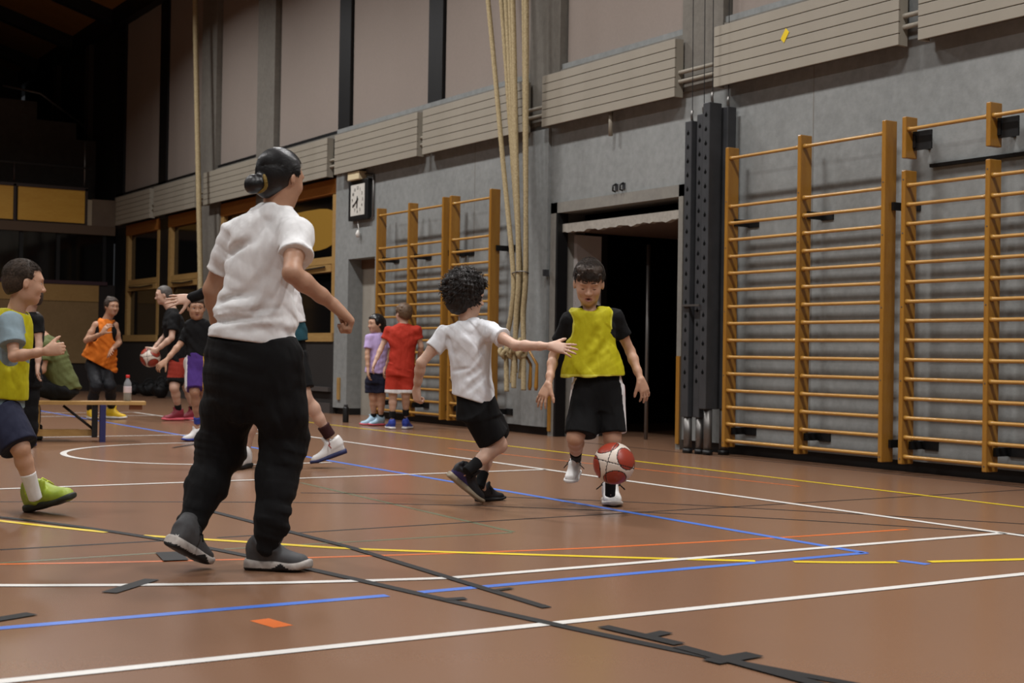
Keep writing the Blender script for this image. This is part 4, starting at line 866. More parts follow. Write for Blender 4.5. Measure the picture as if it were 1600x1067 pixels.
hL, kL, aL = J(915, 606), J(899, 684, -.10), J(900, 714, .24); hR, kR, aR = J(951, 606), J(957, 686, -.06), J(954, 757, .02)
p.leg(hL, kL, aL, 1.0); p.leg(hR, kR, aR, 1.0); p.body.cone(aL, J(899, 730, .27), .02, .014); p.body.cone(aR, J(954, 772, .02), .02, .014)
p.skin_build()
def undertee(g):
    g.loft(J(932, 592), J(921, 482), L_, [(0, .125, .10), (.4, .118, .092), (.75, .135, .093), (.9, .12, .078), (1, .058, .055)], 2.3, .02)
    g.cone(J(895, 499), J(914, 489), .042, .045, .02); g.cone(J(956, 494), J(930, 489), .042, .045, .02)
    sleeve(g, sL, eL, .60, .049, .050, L_); sleeve(g, sR, eR, .56, .049, .048, L_); g.cone(J(921, 480, -.04), J(921, 466, -.06), .05, .05, .004, 's')
p.garment('t_shirt', c_black, undertee, folds(.002, [p.dirv(.4, .9, 0)], 50, 2))
def bib(g):
    g.loft(J(926, 588), J(922, 480), L_, [(0, .180, .135, .0), (.1, .172, .130), (.35, .148, .116), (.6, .134, .108), (.8, .126, .104), (.93, .128, .090), (1, .105, .068)], 2.4, .02, rnd=.005)
    crease(g, J(938, 506, -.122), J(906, 556, -.132), .020, .022, c=J(930, 532, -.132)); crease(g, J(960, 518, -.105), J(925, 564, -.138), .018, .022, c=J(948, 540, -.130)); crease(g, J(903, 506, -.118), J(895, 548, -.106), .016, .022); crease(g, J(950, 552, -.132), J(905, 582, -.142), .016, .022); crease(g, J(915, 498, -.116), J(904, 525, -.122), .012, .015)
    g.cone(J(921, 480, .0), J(921, 462, -.03), .052, .06, .008, 's'); g.ell(J(921, 479, -.09), np.array([p.rt, p.up, p.aw]), V(.052, .030, .07), .008, 's')
    for (sh, x) in ((sL, -1), (sR, 1)): g.ell(sh + p.rt * x * .030 + p.up * -.030, np.array([p.rt, p.up, p.aw]), V(.048, .085, .16), .012, 's')
fo = folds(.0045, [p.dirv(.75, .65, 0), p.dirv(.9, .4, 0)], 36, 21)
def trimpick(c):
    hem = ((c - J(926, 588)) @ p.up) < .010
    q1 = ((c - (sL + p.rt * -.030 + p.up * -.030)) @ np.array([p.rt, p.up, p.aw]).T) / V(.062, .101, .175); q2 = ((c - (sR + p.rt * .030 + p.up * -.030)) @ np.array([p.rt, p.up, p.aw]).T) / V(.062, .101, .175)
    return (hem | ((q1 ** 2).sum(1) < 1) | ((q2 ** 2).sum(1) < 1)).astype(int)
p.garment('bib', [c_yel, c_yel2], bib, fo, trimpick)
def shorts(g):
    g.loft(J(935, 640), J(934, 584), L_, [(0, .125, .10), (.5, .142, .115), (1, .128, .10)], 2.3, .03)
    shorts_leg(g, J(917, 606), J(905, 690, -.10), .88, .085, .088, L_); shorts_leg(g, J(953, 606), J(958, 690, -.06), .84, .08, .078, L_)
def stripe(c):
    x = (c - J(934, 630)) @ p.rt; a = (c - J(934, 630)) @ p.aw; out = np.zeros(len(c), int); z = (c - J(934, 630)) @ p.up
    ed = (np.abs(a + .03) < .035) & (np.abs(x) > .118 - .10 * np.minimum(z, 0) * 0); out[ed] = 1; out[ed & (a > -.02) & (z > .04)] = 2
    return out
p.garment('shorts', [c_black2, c_trim, c_redtrim], shorts, folds(.0035, [p.dirv(.9, .3, 0)], 40, 8), stripe)
legsock(p, kL, aL, .72, 1.12, c_sockk, .036, .030); legsock(p, kR, aR, .84, 1.25, c_sockk, .033, .029)
p.shoe(J(901, 738, .36), J(890, 757, .16), p.dirv(-.12, .62, -.78), upper=s_white, sole_m=s_white, lace_m=lace_k, ankle=J(899, 712, .23), wid=.047, thick=.028)
p.shoe(fl(951, 784), fl(959, 792.5), p.up, upper=s_white, sole_m=so_grey, lace_m=lace_k, ankle=aR, wid=.047, thick=.028)
def fringe(g, P, A, H):
    g.ell(P(0, .40, .10), A, V(.31, .15, .28) * H, .03)
    r = np.random.default_rng(4)
    for k in range(46):
        x = r.uniform(-.33, .33); z = r.uniform(-.3, .36); top = .53 * math.sqrt(max(.05, 1 - (x / .42) ** 2 - (z / .62) ** 2)); a = P(x, top - .03, z); g.cone(a, a + (p.hf[2] * r.uniform(.03, .09) + p.hf[1] * r.uniform(.0, .10) + p.hf[3] * r.uniform(-.07, .07)) * H, .034 * H, .010 * H, .008)
    for k in range(11):
        x = -.27 + .054 * k; a = P(x, .30, .36 - abs(x) * .25); g.cone(a, P(x * 1.02 + r.uniform(-.02, .02), .145 + r.uniform(-.02, .03) + .0 * abs(x), .40 - abs(x) * .30), .036 * H, .014 * H, .008)
ho = p.hair_cap(hair_dark, .012, .26, -.30, .0012, extra=fringe, side=.0, tufts=60, tl=.06, face=.12)
hair_strands(p, hair_dark, ho, 4600, .038, lambda d: V(d[0] * .4, .25, .9), .45, .0010, .075, -.075, .28, .16, .14, 8, droop=.06, jit=.28)
hair_strands(p, hair_dark, ho, 1500, .016, lambda d: V(0, -1, -.2), .05, .0010, .010, .0, .25, -.28, .10, 18, k=4, jit=.2)

# =================================================================== curly-haired boy reaching out
p = Person('person', 'curly-haired boy in pale tee reaching one arm towards the dribbler', 8.05, (745, 786), 1.40, SK_C, .0053); J = p.J
latc = unit(p.rt - p.aw * .35)
simple_torso(p, J(746, 636), J(731, 508), latc, [(0, .09, .065), (.35, .085, .065), (.75, .10, .07), (.92, .08, .055), (1, .04, .04)])
sL, eL, wL = J(695, 524, .04), J(658, 567, .0), J(651, 607, .08); sR, eR, wR = J(760, 514, -.06), J(806, 540, -.24), J(860, 541, -.42)
p.arm(sL, eL, wL, .95); p.arm(sR, eR, wR, .95)
p.hand(wL, p.dirv(.05, -.97, .2), p.dirv(.7, -.1, .6), p.dirv(.5, .1, .8), S=.145, curl=[70, 74, 76, 72], spread=2, tcurl=40, thumb_out=.4)
p.hand(wR, p.dirv(.97, -.14, -.05), p.dirv(-.1, -.5, .85), p.dirv(.15, .9, .3), S=.15, curl=[4, 6, 8, 12], spread=9, thumb_out=.65, tcurl=5)
p.head(J(731, 464, .02), p.dirv(.90, -.08, .42), p.dirv(.05, 1, 0), .215, neck=J(731, 503, .01), neck_r=.05, gaze=p.dirv(.9, -.1, .3))
hA, kA, aA = J(742, 640, -.05), J(780, 696, .0), J(737, 730, -.12); hB, kB, aB = J(752, 638, .08), J(766, 694, .22), J(753, 746, .12)
p.leg(mid(hA, kA, .3), kA, aA, .95); p.leg(mid(hB, kB, .25), kB, aB, .95); p.body.cone(aA, J(726, 741, -.09), .02, .014); p.body.cone(aB, J(756, 764, .14), .02, .014)
p.skin_build()
def tee(g):
    g.loft(J(741, 650), J(731, 500), latc, [(0, .130, .112), (.25, .122, .105), (.45, .114, .098), (.66, .122, .098), (.83, .140, .096), (.93, .110, .08), (1, .055, .055)], 2.3, .02, rnd=.005)
    g.cone(J(699, 523, .04), J(725, 511), .044, .046, .03); g.cone(J(756, 514, -.03), J(736, 510), .044, .046, .03)
    sleeve(g, sL, eL, .50, .052, .051, latc); sleeve(g, sR, J(803, 537, -.23), .58, .052, .052, latc)
    crease(g, J(766, 556, -.10), J(722, 592, -.10), .013, .02, c=J(748, 584, -.12)); crease(g, J(762, 580, -.09), J(728, 612, -.11), .012, .02, c=J(745, 600, -.12)); crease(g, J(705, 580, -.05), J(735, 575, -.11), .011, .015); crease(g, J(700, 530, -.03), J(712, 575, -.08), .012, .03); crease(g, J(760, 535, -.09), J(738, 570, -.11), .010, .02)
    g.cone(J(731, 498, .01), J(732, 484, .02), .05, .05, .004, 's')
    g.half(J(741, 626, -.02), p.dirv(-.27, -.96, 0), .005)
p.garment('t_shirt', c_white2, tee, folds(.0045, [p.dirv(.75, -.6, 0), p.dirv(.6, .8, .1)], 46, 31))
def shorts(g):
    g.loft(J(748, 652), J(741, 608), latc, [(0, .126, .112), (.5, .116, .10), (1, .098, .082)], 2.3, .03)
    shorts_leg(g, J(743, 642, -.05), J(776, 694, .0), .84, .088, .092, latc); shorts_leg(g, J(754, 638, .06), J(778, 690, .20), .80, .084, .088, latc); g.cone(J(775, 657, .04), J(782, 668, .06), .05, .045, .03)
p.garment('shorts', c_black2, shorts, folds(.003, [p.dirv(.9, .4, 0)], 44, 6))
legsock(p, kA, aA, .76, 1.2, c_sockk, .036, .030); legsock(p, kB, aB, .84, 1.3, c_sockk, .034, .029)
p.shoe(J(698, 743, -.08), J(751, 788, .0), p.dirv(.66, .70, .15), upper=s_black, sole_m=so_gum, lace_m=lace_k, ankle=J(735, 730, -.1), wid=.046, acc=mat('shoe_violet', (.16, .13, .34), .5))
p.shoe(fl(744, 783.5), fl(788, 781), p.up, upper=s_black, sole_m=so_black, lace_m=lace_k, ankle=aB, wid=.046)
c, f, u, r, H = p.hf; g = Field(.005); A = np.array([r, u, f]); rr = np.random.default_rng(9); cc = c + (u * .20 - f * .14) * H
g.ell(cc, A, V(.50, .50, .52) * H, .02); g.ell(c + (-u * .14 - f * .26) * H, A, V(.40, .36, .32) * H, .03)
for k in range(420):
    d = unit(rr.normal(size=3)); q = cc + (r * d[0] * .50 + u * d[1] * .50 + f * d[2] * .52) * H
    if ((q - c) @ f) > .24 * H and ((q - c) @ u) < .26 * H: continue
    g.cone(q, q, H * rr.uniform(.045, .085), None, .006)
g.ell(c + (f * .42 - u * .14) * H, A, V(.42, .38, .32) * H, .02, 's'); g.post = folds(.0022, [r, u, f], 210, 4)
ho = g.build('hair', hair_curl, p.root)
m = MB()
for k in range(520):
    d = unit(rr.normal(size=3)); q = cc + (r * d[0] * .50 + u * d[1] * .50 + f * d[2] * .52) * H
    if ((q - c) @ f) > .20 * H and ((q - c) @ u) < .28 * H: continue
    e1 = unit(np.cross(d, rr.normal(size=3))); e2 = np.cross(d, e1); dw = r * d[0] + u * d[1] + f * d[2]; R_ = rr.uniform(.006, .011); n = 9; ph = rr.random() * 6
    m.tube([q - p.base + dw * (.004 + .026 * t / n) + (e1 * math.cos(ph + t * .9) + e2 * math.sin(ph + t * .9)) * R_ for t in range(n)], .0016, 4)
me = bpy.data.meshes.new('curls'); me.from_pydata(m.v, [], m.f); me.materials.append(hair_curl); o = bpy.data.objects.new('curls', me); COL.objects.link(o); o.parent = ho; o['kind'] = 'stuff'

# =================================================================== boy at the left edge, yellow bib over blue-grey tee
p = Person('person', 'boy in yellow bib and navy shorts walking right at the left edge', 7.18, (30, 800), 1.33, SK_A, .0053); J = p.J; lat = unit(p.aw + p.rt * .15)
simple_torso(p, J(4, 645), J(24, 494), lat, [(0, .095, .07), (.3, .09, .065), (.7, .10, .075), (.92, .085, .055), (1, .04, .04)])
sN, eN, wN = J(16, 504, -.13), J(22, 557, -.20), J(72, 549, -.24); sF, eF, wF = J(24, 504, .12), J(-6, 556, .16), J(-20, 600, .2)
p.arm(sN, eN, wN, .95); p.arm(sF, eF, wF, .95)
p.hand(wN, p.dirv(.97, .22, -.05), p.dirv(.05, -.1, .95), p.dirv(-.1, .97, 0), S=.14, curl=[66, 72, 74, 72], spread=2, tcurl=15, thumb_out=.55); p.hand(wF, p.dirv(.7, -.7, 0), p.dirv(0, 0, -1), p.dirv(.7, .7, 0), S=.14, curl=40)
p.head(J(39, 441, .0), p.dirv(.97, -.08, .14), p.dirv(0, 1, 0), .222, neck=J(24, 490, .0), neck_r=.052, gaze=p.dirv(1, -.1, 0))
hN, kN, aN = J(2, 645, -.07), J(32, 700, -.14), J(51, 764, -.06); hF, kF, aF = J(0, 645, .08), J(-28, 705, .14), J(-62, 752, .3)
p.leg(hN, kN, aN, 1.0); p.leg(hF, kF, aF, 1.0); p.body.cone(aN, J(53, 780, -.055), .02, .014); p.body.cone(aF, J(-66, 770, .3), .024, .018)
p.skin_build()
def tee(g):
    g.loft(J(3, 634), J(24, 488), lat, [(0, .132, .108), (.3, .118, .096), (.7, .134, .098), (.9, .12, .075), (1, .056, .055)], 2.3, .02)
    sleeve(g, sN, eN, .66, .060, .060, p.rt); sleeve(g, sF, eF, .66, .056, .055, p.rt); g.cone(J(26, 486), J(30, 474), .05, .05, .004, 's')
p.garment('t_shirt', c_blue, tee, folds(.0028, [p.dirv(.3, .9, .2)], 44, 12))
def bib(g):
    g.loft(J(3, 620), J(22, 484), lat, [(0, .150, .124), (.4, .136, .110), (.75, .125, .108), (.93, .095, .088), (1, .078, .066)], 2.3, .02)
    g.cone(J(27, 487), J(33, 470), .054, .06, .006, 's'); g.ell(J(14, 535, -.17), np.array([p.rt, p.up, p.aw]), V(.085, .16, .09), .01, 's'); g.ell(J(30, 535, .17), np.array([p.rt, p.up, p.aw]), V(.085, .16, .09), .01, 's')
p.garment('bib', c_yel, bib, folds(.0035, [p.dirv(.8, .5, 0)], 36, 14))
def shorts(g):
    g.loft(J(4, 668), J(3, 622), lat, [(0, .125, .11), (1, .122, .10)], 2.3, .03); shorts_leg(g, J(2, 645, -.07), J(32, 702, -.14), .95, .098, .094, p.rt); shorts_leg(g, J(0, 645, .08), J(-24, 705, .12), .90, .095, .09, p.rt)
p.garment('shorts', c_navy, shorts, folds(.004, [p.dirv(.9, .3, 0)], 38, 15))
legsock(p, kN, aN, .60, 1.25, c_sockw, .039, .033); p.sock(J(-58, 735, .28), J(-66, 765, .3), .045, .040, c_sockw)
p.shoe(fl(46, 799), J(115, 783, .0), p.dirv(-.25, .97, 0), upper=s_green, sole_m=so_dkgreen, lace_m=lace_y, ankle=J(52, 765, -.05), wid=.046)
p.shoe(J(-92, 770, .28), J(-40, 790, .28), p.dirv(.4, .9, 0), upper=s_green, sole_m=so_dkgreen, lace_m=lace_y, ankle=aF, wid=.046)
ho = p.hair_cap(hair_brown, .006, .31, -.32, .0004, side=.0, tufts=0, face=.13)
hair_strands(p, hair_brown, ho, 3200, .013, lambda d: V(d[0] * .5, -.35 if d[1] < .5 else .1, -.4 if d[2] < .2 else .5), .3, .0010, .004, .0, .31, -.30, .14, 13, k=4, jit=.4)
# ------------------------------------------------------------------ people further back
def figure(label, dep, base, hgt, skin, res, hip, neck, head, f, arms, legs, lat=None, w=(.10, .095, .115), H=.215, u=None, eyes=False, mouth=0):
    p = Person('person', label, dep, base, hgt, skin, res); J = p.J; p.latt = p.rt if lat is None else p.dirv(*lat); h = p.hs
    p.hip, p.neck = J(*hip), J(*neck)
    simple_torso(p, p.hip - unit(p.neck - p.hip) * .05, p.neck, p.latt, [(0, w[0] * .9, w[0] * .7), (.35, w[1] * .9, w[1] * .7), (.75, w[2] * .9, w[2] * .68), (.93, w[2] * .72, w[2] * .5), (1, .045 * h, .045 * h)])
    p.arms = []; p.legs = []
    for a in arms:
        sh, el, wr = (J(*q) for q in a[:3]); p.arms.append((sh, el, wr)); p.arm(sh, el, wr, .95)
        d, pl, th, cu = a[3] if len(a) > 3 else ((wr - el), None, None, 25)
        if pl is None: d = unit(wr - el); p.hand(wr, d, unit(np.cross(d, p.aw) + .01), p.aw, curl=cu)
        else: p.hand(wr, p.dirv(*d), p.dirv(*pl), p.dirv(*th), curl=cu, spread=10)
    for l in legs:
        a, b, c = (J(*q) for q in l); p.legs.append((a, b, c)); p.leg(a, b, c, .95); p.body.cone(c, c - p.up * .03, .024, .02)
    p.head(J(*head), p.dirv(*f), p.up if u is None else p.dirv(*u), H, neck=p.neck, neck_r=.052, eyes=eyes, mouth=mouth); p.skin_build(); return p
def shirt_on(p, name, mats, hem, tab, sl=.55, sr=(.058, .056), pick=None, seed=1, amp=.003, sleeves=True, nk=.0, k2=None):
    h = p.hs
    def fn(g):
        g.loft(p.J(*hem), p.neck + unit(p.neck - p.hip) * .012, p.latt, tab, 2.3, .02)
        if sleeves:
            for sh, el, wr in p.arms:
                g.cone(mid(sh, p.neck, .1) - p.up * .008, mid(sh, p.neck, .7) - p.up * .012, .043 * h + .006, .05 * h, .02)
                if sl <= 1: sleeve(g, sh, el, sl, sr[0] * h, sr[1] * h, p.latt)
                else: sleeve(g, sh, el, 1.0, sr[0] * h, sr[1] * h, p.latt); g.chain([el, mid(el, wr, sl - 1)], [sr[1] * h, sr[1] * .72 * h], .02)
        if k2: k2(g)
    return p.garment(name, mats, fn, folds(amp, [p.dirv(.7, .7, 0), p.dirv(-.4, .9, 0)], 44, seed), pick)
def pants_on(p, name, mats, frac, r0, r1, pick=None, waist=(.115, .09), seed=2, up=.04):
    h = p.hs
    def fn(g):
        ax = unit(p.neck - p.hip); hc = (p.legs[0][0] + p.legs[1][0]) / 2
        g.loft(hc - p.up * .05, hc + ax * (up + .05), p.latt, [(0, waist[0] * 1.05, waist[1] * 1.1), (.5, waist[0] * 1.08, waist[1] * 1.1), (1, waist[0], waist[1])], 2.3, .03)
        for a, b, c in p.legs:
            if frac <= 1: shorts_leg(g, a, b, frac, r0, r1, p.latt)
            else: g.chain([a, mid(a, b, .5), b, mid(b, c, .5), mid(b, c, frac - 1)], [r0, mid(r0, r1, .4), mid(r0, r1, .8), r1, r1 * .85], .03)
    return p.garment(name, mats, fn, folds(.003, [p.dirv(.9, .4, 0), p.dirv(.2, 1, 0)], 44, seed), pick)
def shoes_on(p, specs, **kw):
    """specs: (heel pixel on the floor, direction right, direction away)"""
    for i, (h, dr, da) in enumerate(specs):
        hp = fl(*h); hp = hp + (p.legs[i][2] - hp) * V(1, 1, 0) * .5; d = unit(p.rt * dr + p.aw * da); L = .245 * p.hs + .02; hp = p.legs[i][2] * V(1, 1, 0) - d * .24 * L + V(0, 0, .003)
        p.shoe(hp, hp + d * L, p.up, ankle=p.legs[i][2] + p.up * .02, **kw)

# --- child in black behind the boy at the left edge
p = figure('child in black tee and long black trousers half hidden behind the left-edge boy', 12.1, (44, 697), 1.42, SK_C, .009, (42, 592), (46, 490), (47, 466, 0), (-.8, -.1, .6),
           [((34, 500, .1), (32, 535, .12), (36, 565, .05)), ((58, 500, -.05), (61, 538, -.08), (59, 572, -.12))], [((37, 595), (36, 645, .0), (37, 690)), ((48, 595), (48, 645, .0), (49, 690))])
shirt_on(p, 't_shirt', c_black, (43, 605), [(0, .12, .10), (.5, .112, .092), (.8, .125, .09), (.93, .10, .07), (1, .055, .05)]); pants_on(p, 'trousers', c_black2, 1.95, .075, .055)
shoes_on(p, [((40, 699), -.6, -.6), ((52, 699), -.3, -.9)], upper=s_white, sole_m=so_navy, lace_m=None, res=.009); p.hair_cap(hair_dark, .03, .27, -.3, .001, tufts=90)
# --- person in olive tee sitting on the bench
p = figure('person in olive tee and black trousers sitting hunched on the bench', 13.1, (75, 683), 1.72, SK_B, .009, (103, 606), (68, 528), (50, 507, .0), (-.9, -.35, 0),
           [((72, 540, -.17), (66, 578, -.22), (48, 574, -.12)), ((68, 538, .17), (60, 575, .2), (46, 578, .1))], [((102, 612, -.09), (48, 605, -.1), (55, 676, -.1)), ((102, 612, .09), (48, 605, .1), (52, 674, .1))], lat=(0, 0, 1), w=(.12, .12, .135))
shirt_on(p, 't_shirt', c_olive, (108, 614), [(0, .17, .125), (.3, .165, .125), (.7, .17, .13), (.92, .12, .09), (1, .06, .055)], sl=.62, sr=(.062, .062), amp=.004, seed=5); pants_on(p, 'trousers', c_black, 1.9, .09, .062, waist=(.15, .12))
shoes_on(p, [((60, 686), -1, -.1), ((58, 681), -1, .1)], upper=s_black, sole_m=so_black, lace_m=None, res=.009); p.hair_cap(hair_dark, .03, .27, -.3, .001, tufts=90)
# --- woman in orange bib
p = figure('woman in orange bib, black leggings and yellow shoes beyond the bench', 17.0, (160, 652), 1.66, SK_B, .009, (152, 566), (167, 500), (175, 479, -.02), (.45, -.05, -.9),
           [((150, 508, -.08), (135, 532, -.16), (160, 521, -.30), ((.5, .85, -.2), (.7, -.2, .6), (-.6, .3, -.6), 25)), ((179, 508, .05), (186, 535, .1), (176, 545, -.15))], [((146, 572, -.02), (150, 603, -.25), (142, 638, -.05)), ((160, 572, .05), (172, 603, -.15), (174, 634, .1))], lat=(.9, 0, .35), eyes=True, w=(.12, .11, .13))
pants_on(p, 'leggings', c_legging, 1.97, .088, .060, waist=(.14, .11)); shirt_on(p, 'vest', c_black, (153, 570), [(0, .135, .11), (.5, .13, .10), (.85, .13, .09), (1, .05, .05)], sleeves=False)
def orange_cut(g):
    A = np.array([p.rt, p.up, p.aw])
    for sh, s in ((p.arms[0][0], -1), (p.arms[1][0], 1)): g.ell(sh + p.rt * s * .02 - p.up * .07, A, V(.06, .13, .2), .01, 's')
    g.cone(p.neck, p.neck + p.up * .08, .055, .06, .006, 's'); g.half(p.J(168, 577), p.dirv(-.45, -.85, 0), .006)
shirt_on(p, 'bib', c_org, (152, 578), [(0, .235, .16), (.3, .20, .145), (.6, .165, .13), (.85, .15, .11), (.95, .11, .08), (1, .08, .06)], sleeves=False, k2=orange_cut, amp=.005, seed=7)
shoes_on(p, [((140, 652), .3, -.9), ((171, 648), .9, -.4)], upper=s_yellow, sole_m=s_white, lace_m=None, res=.009)
p.hair_cap(hair_dark, .03, .30, -.36, .002, tufts=80, ears=False, extra=lambda g, P, A, H: g.ell(P(0, .42, -.40), A, V(.16, .16, .16) * H, .02))
# --- man with ball
p = figure('grey-haired man in black tee and red shorts holding a basketball', 17.0, (283, 650), 1.74, SK_C, .009, (281, 562), (268, 483), (255, 461, 0), (-.97, -.15, -.1),
           [((272, 496, -.16), (268, 528, -.24), (245, 547, -.26), ((-.8, -.6, 0), (-.4, -.1, .8), (.2, .8, .2), 20)), ((268, 494, .16), (258, 526, .2), (240, 545, .1))], [((278, 572, -.09), (272, 606, -.20), (279, 638, -.05)), ((286, 572, .09), (293, 606, .0), (303, 640, .15))], lat=(.2, 0, 1), eyes=True, w=(.12, .12, .14))
shirt_on(p, 't_shirt', c_black, (282, 575), [(0, .155, .125), (.4, .15, .12), (.8, .165, .118), (.93, .12, .085), (1, .06, .055)], sl=.65, sr=(.066, .066)); 
pants_on(p, 'shorts', [c_dred, c_black], .80, .105, .10, waist=(.15, .12), pick=lambda c: ((c[:, 2] < p.J(272, 589)[2]) | (((c - p.J(288, 575)) @ p.rt) > .03)).astype(int))
shoes_on(p, [((283, 649), -.9, -.4), ((310, 645), -.9, -.3)], upper=s_maroon, sole_m=so_pink, lace_m=None, res=.009)
for a, b, c in p.legs: p.sock(mid(b, c, .8), c - p.up * .02, .040, .040, c_sockk)
p.hair_cap(hair_grey, .008, .33, -.28, .0006, face=.14)
# --- boy in black top and purple-gold shorts
p = figure('boy in black top and purple-gold shorts left of the woman in joggers', 13.2, (308, 683), 1.40, SK_B, .008, (309, 562), (308, 500), (307, 481, -.03), (.1, -.1, -1),
           [((298, 508, 0), (282, 537, -.05), (259, 564, -.18), ((-.75, -.6, -.2), (0, -.6, .7), (.5, -.3, -.6), 35)), ((319, 507, 0), (328, 535, .05), (330, 560, 0))], [((303, 566), (304, 612, -.12), (309, 658, .05)), ((316, 566), (319, 612, -.02), (318, 655, .25))], eyes=True)
shirt_on(p, 't_shirt', c_black, (309, 566), [(0, .115, .10), (.5, .105, .09), (.8, .12, .088), (.93, .10, .07), (1, .055, .05)], sl=.9, sr=(.054, .05))
pants_on(p, 'shorts', [c_purple, c_gold, c_trim], .93, .088, .088, waist=(.115, .095), pick=lambda c: np.where(((c - p.J(317, 580)) @ p.rt) > .0, 1, np.where(((c - p.J(293, 560)) @ p.rt) < .0, 2, 0)))
shoes_on(p, [((314, 679), -.8, -.6), ((322, 672), -.5, -.8)], upper=s_white, sole_m=s_blue, lace_m=lace_w, res=.007); p.sock(mid(p.legs[0][1], p.legs[0][2], .85), p.legs[0][2] - p.up * .02, .036, .036, s_blue)
p.hair_cap(hair_dark, .03, .25, -.3, .001, tufts=90)
# --- player hidden behind the woman, arm stretched left
p = figure('player hidden behind the woman in joggers, stretching a black-sleeved arm left', 10.4, (450, 728), 1.74, SK_C, .006, (452, 545), (430, 408), (420, 378, .0), (-.95, -.1, .1),
           [((432, 424, -.17), (368, 440, -.20), (298, 466, -.22), ((-.97, -.12, -.1), (.0, -.4, .85), (.25, -.95, .1), [6, 4, 6, 10])), ((436, 424, .17), (462, 470, .25), (450, 510, .2))], [((457, 556, -.08), (475, 620, -.12), (513, 677, -.02)), ((445, 556, .08), (402, 620, .05), (384, 704, .12))], lat=(.1, 0, 1), w=(.12, .12, .14))
shirt_on(p, 'sweater', c_black, (452, 545), [(0, .15, .125), (.4, .15, .12), (.8, .165, .118), (.93, .12, .085), (1, .06, .055)], sl=1.98, sr=(.060, .050))
shirt_on(p, 'shirt', c_teal, (453, 536), [(0, .168, .138), (.25, .162, .134), (.4, .155, .128), (.55, .12, .08), (1, .03, .03)], sleeves=False); shirt_on(p, 'jersey', c_trim, (449, 508), [(0, .17, .140), (.4, .168, .130), (.8, .15, .11), (.93, .10, .085), (1, .06, .055)], sleeves=False)
pants_on(p, 'shorts', c_black2, .82, .10, .092, waist=(.15, .13))
p.sock(mid(p.legs[0][1], p.legs[0][2], .78), p.legs[0][2] + p.rt * .012 - p.up * .02, .047, .045, c_brownsock)
p.shoe(p.J(543, 707, .0), p.J(487, 727, -.03), p.dirv(-.3, .95, 0), upper=s_white, sole_m=so_navy, lace_m=lace_r, ankle=p.legs[0][2], wid=.048); p.shoe(fl(388, 730), fl(360, 735), p.up, upper=s_white, sole_m=so_black, lace_m=None, ankle=p.legs[1][2], wid=.048)
p.hair_cap(hair_dark, .03, .27, -.3, .001, tufts=90)
# --- girl in lilac tee
p = figure('girl in lilac tee and navy shorts standing by the grey door', 16.5, (585, 661), 1.36, SK_A, .009, (588, 585), (591, 521), (587, 506, -.02), (-.85, -.05, -.5),
           [((577, 528, -.08), (574, 552, -.12), (575, 578, -.16)), ((604, 528, .08), (606, 552, .05), (601, 576, -.05))], [((582, 592, 0), (583, 622, 0), (584, 650, .05)), ((596, 592, 0), (596, 622, 0), (595, 652, .0))], lat=(.8, 0, .55), eyes=True)
shirt_on(p, 't_shirt', c_lilac, (588, 583), [(0, .135, .115), (.5, .122, .10), (.8, .125, .09), (.93, .10, .07), (1, .055, .05)], sl=.7, sr=(.058, .062)); pants_on(p, 'shorts', c_navy, .72, .088, .09, waist=(.115, .095))
shoes_on(p, [((589, 659), -.95, -.2), ((599, 662), -.8, -.5)], upper=s_lt, sole_m=so_pink, lace_m=None, res=.009)
for a, b, c in p.legs: p.sock(mid(b, c, .85), c - p.up * .02, .034, .034, c_sockk)
p.hair_cap(hair_black, .04, .29, -.4, .001, ears=False, tufts=60, extra=lambda g, P, A, H: g.chain([P(0, .1, -.42), P(0, -.35, -.40), P(0, -.62, -.30)], [.2 * H, .24 * H, .16 * H], .03))
# --- child in red kit
p = figure('child in red tee and red shorts seen from behind by the far wall bars', 15.75, (622, 666), 1.40, SK_C, .009, (626, 572), (631, 507), (630, 490, .02), (-.55, -.05, .8),
           [((608, 517, .03), (596, 543, 0), (586, 566, -.08)), ((651, 516, -.03), (658, 541, .0), (655, 562, .12))], [((616, 580, 0), (614, 618, 0), (613, 650, .02)), ((634, 580, 0), (634, 618, 0), (634, 646, .1))], w=(.115, .11, .13))
shirt_on(p, 't_shirt', c_red, (627, 578), [(0, .15, .115), (.4, .142, .108), (.8, .155, .10), (.93, .12, .075), (1, .055, .05)], sl=.52, sr=(.066, .064), seed=9); 
pants_on(p, 'shorts', [c_red, c_trim], .90, .092, .094, waist=(.14, .105), pick=lambda c: (c[:, 2] < p.J(625, 609)[2]).astype(int))
shoes_on(p, [((612, 662), -.3, .9), ((637, 662), .35, .9)], upper=s_blue, sole_m=s_white, lace_m=None, res=.009)
for a, b, c in p.legs: p.sock(mid(b, c, .75), c - p.up * .02, .038, .038, c_sockk)
p.hair_cap(hair_lt, .04, .25, -.34, .002, tufts=160, tl=.14)

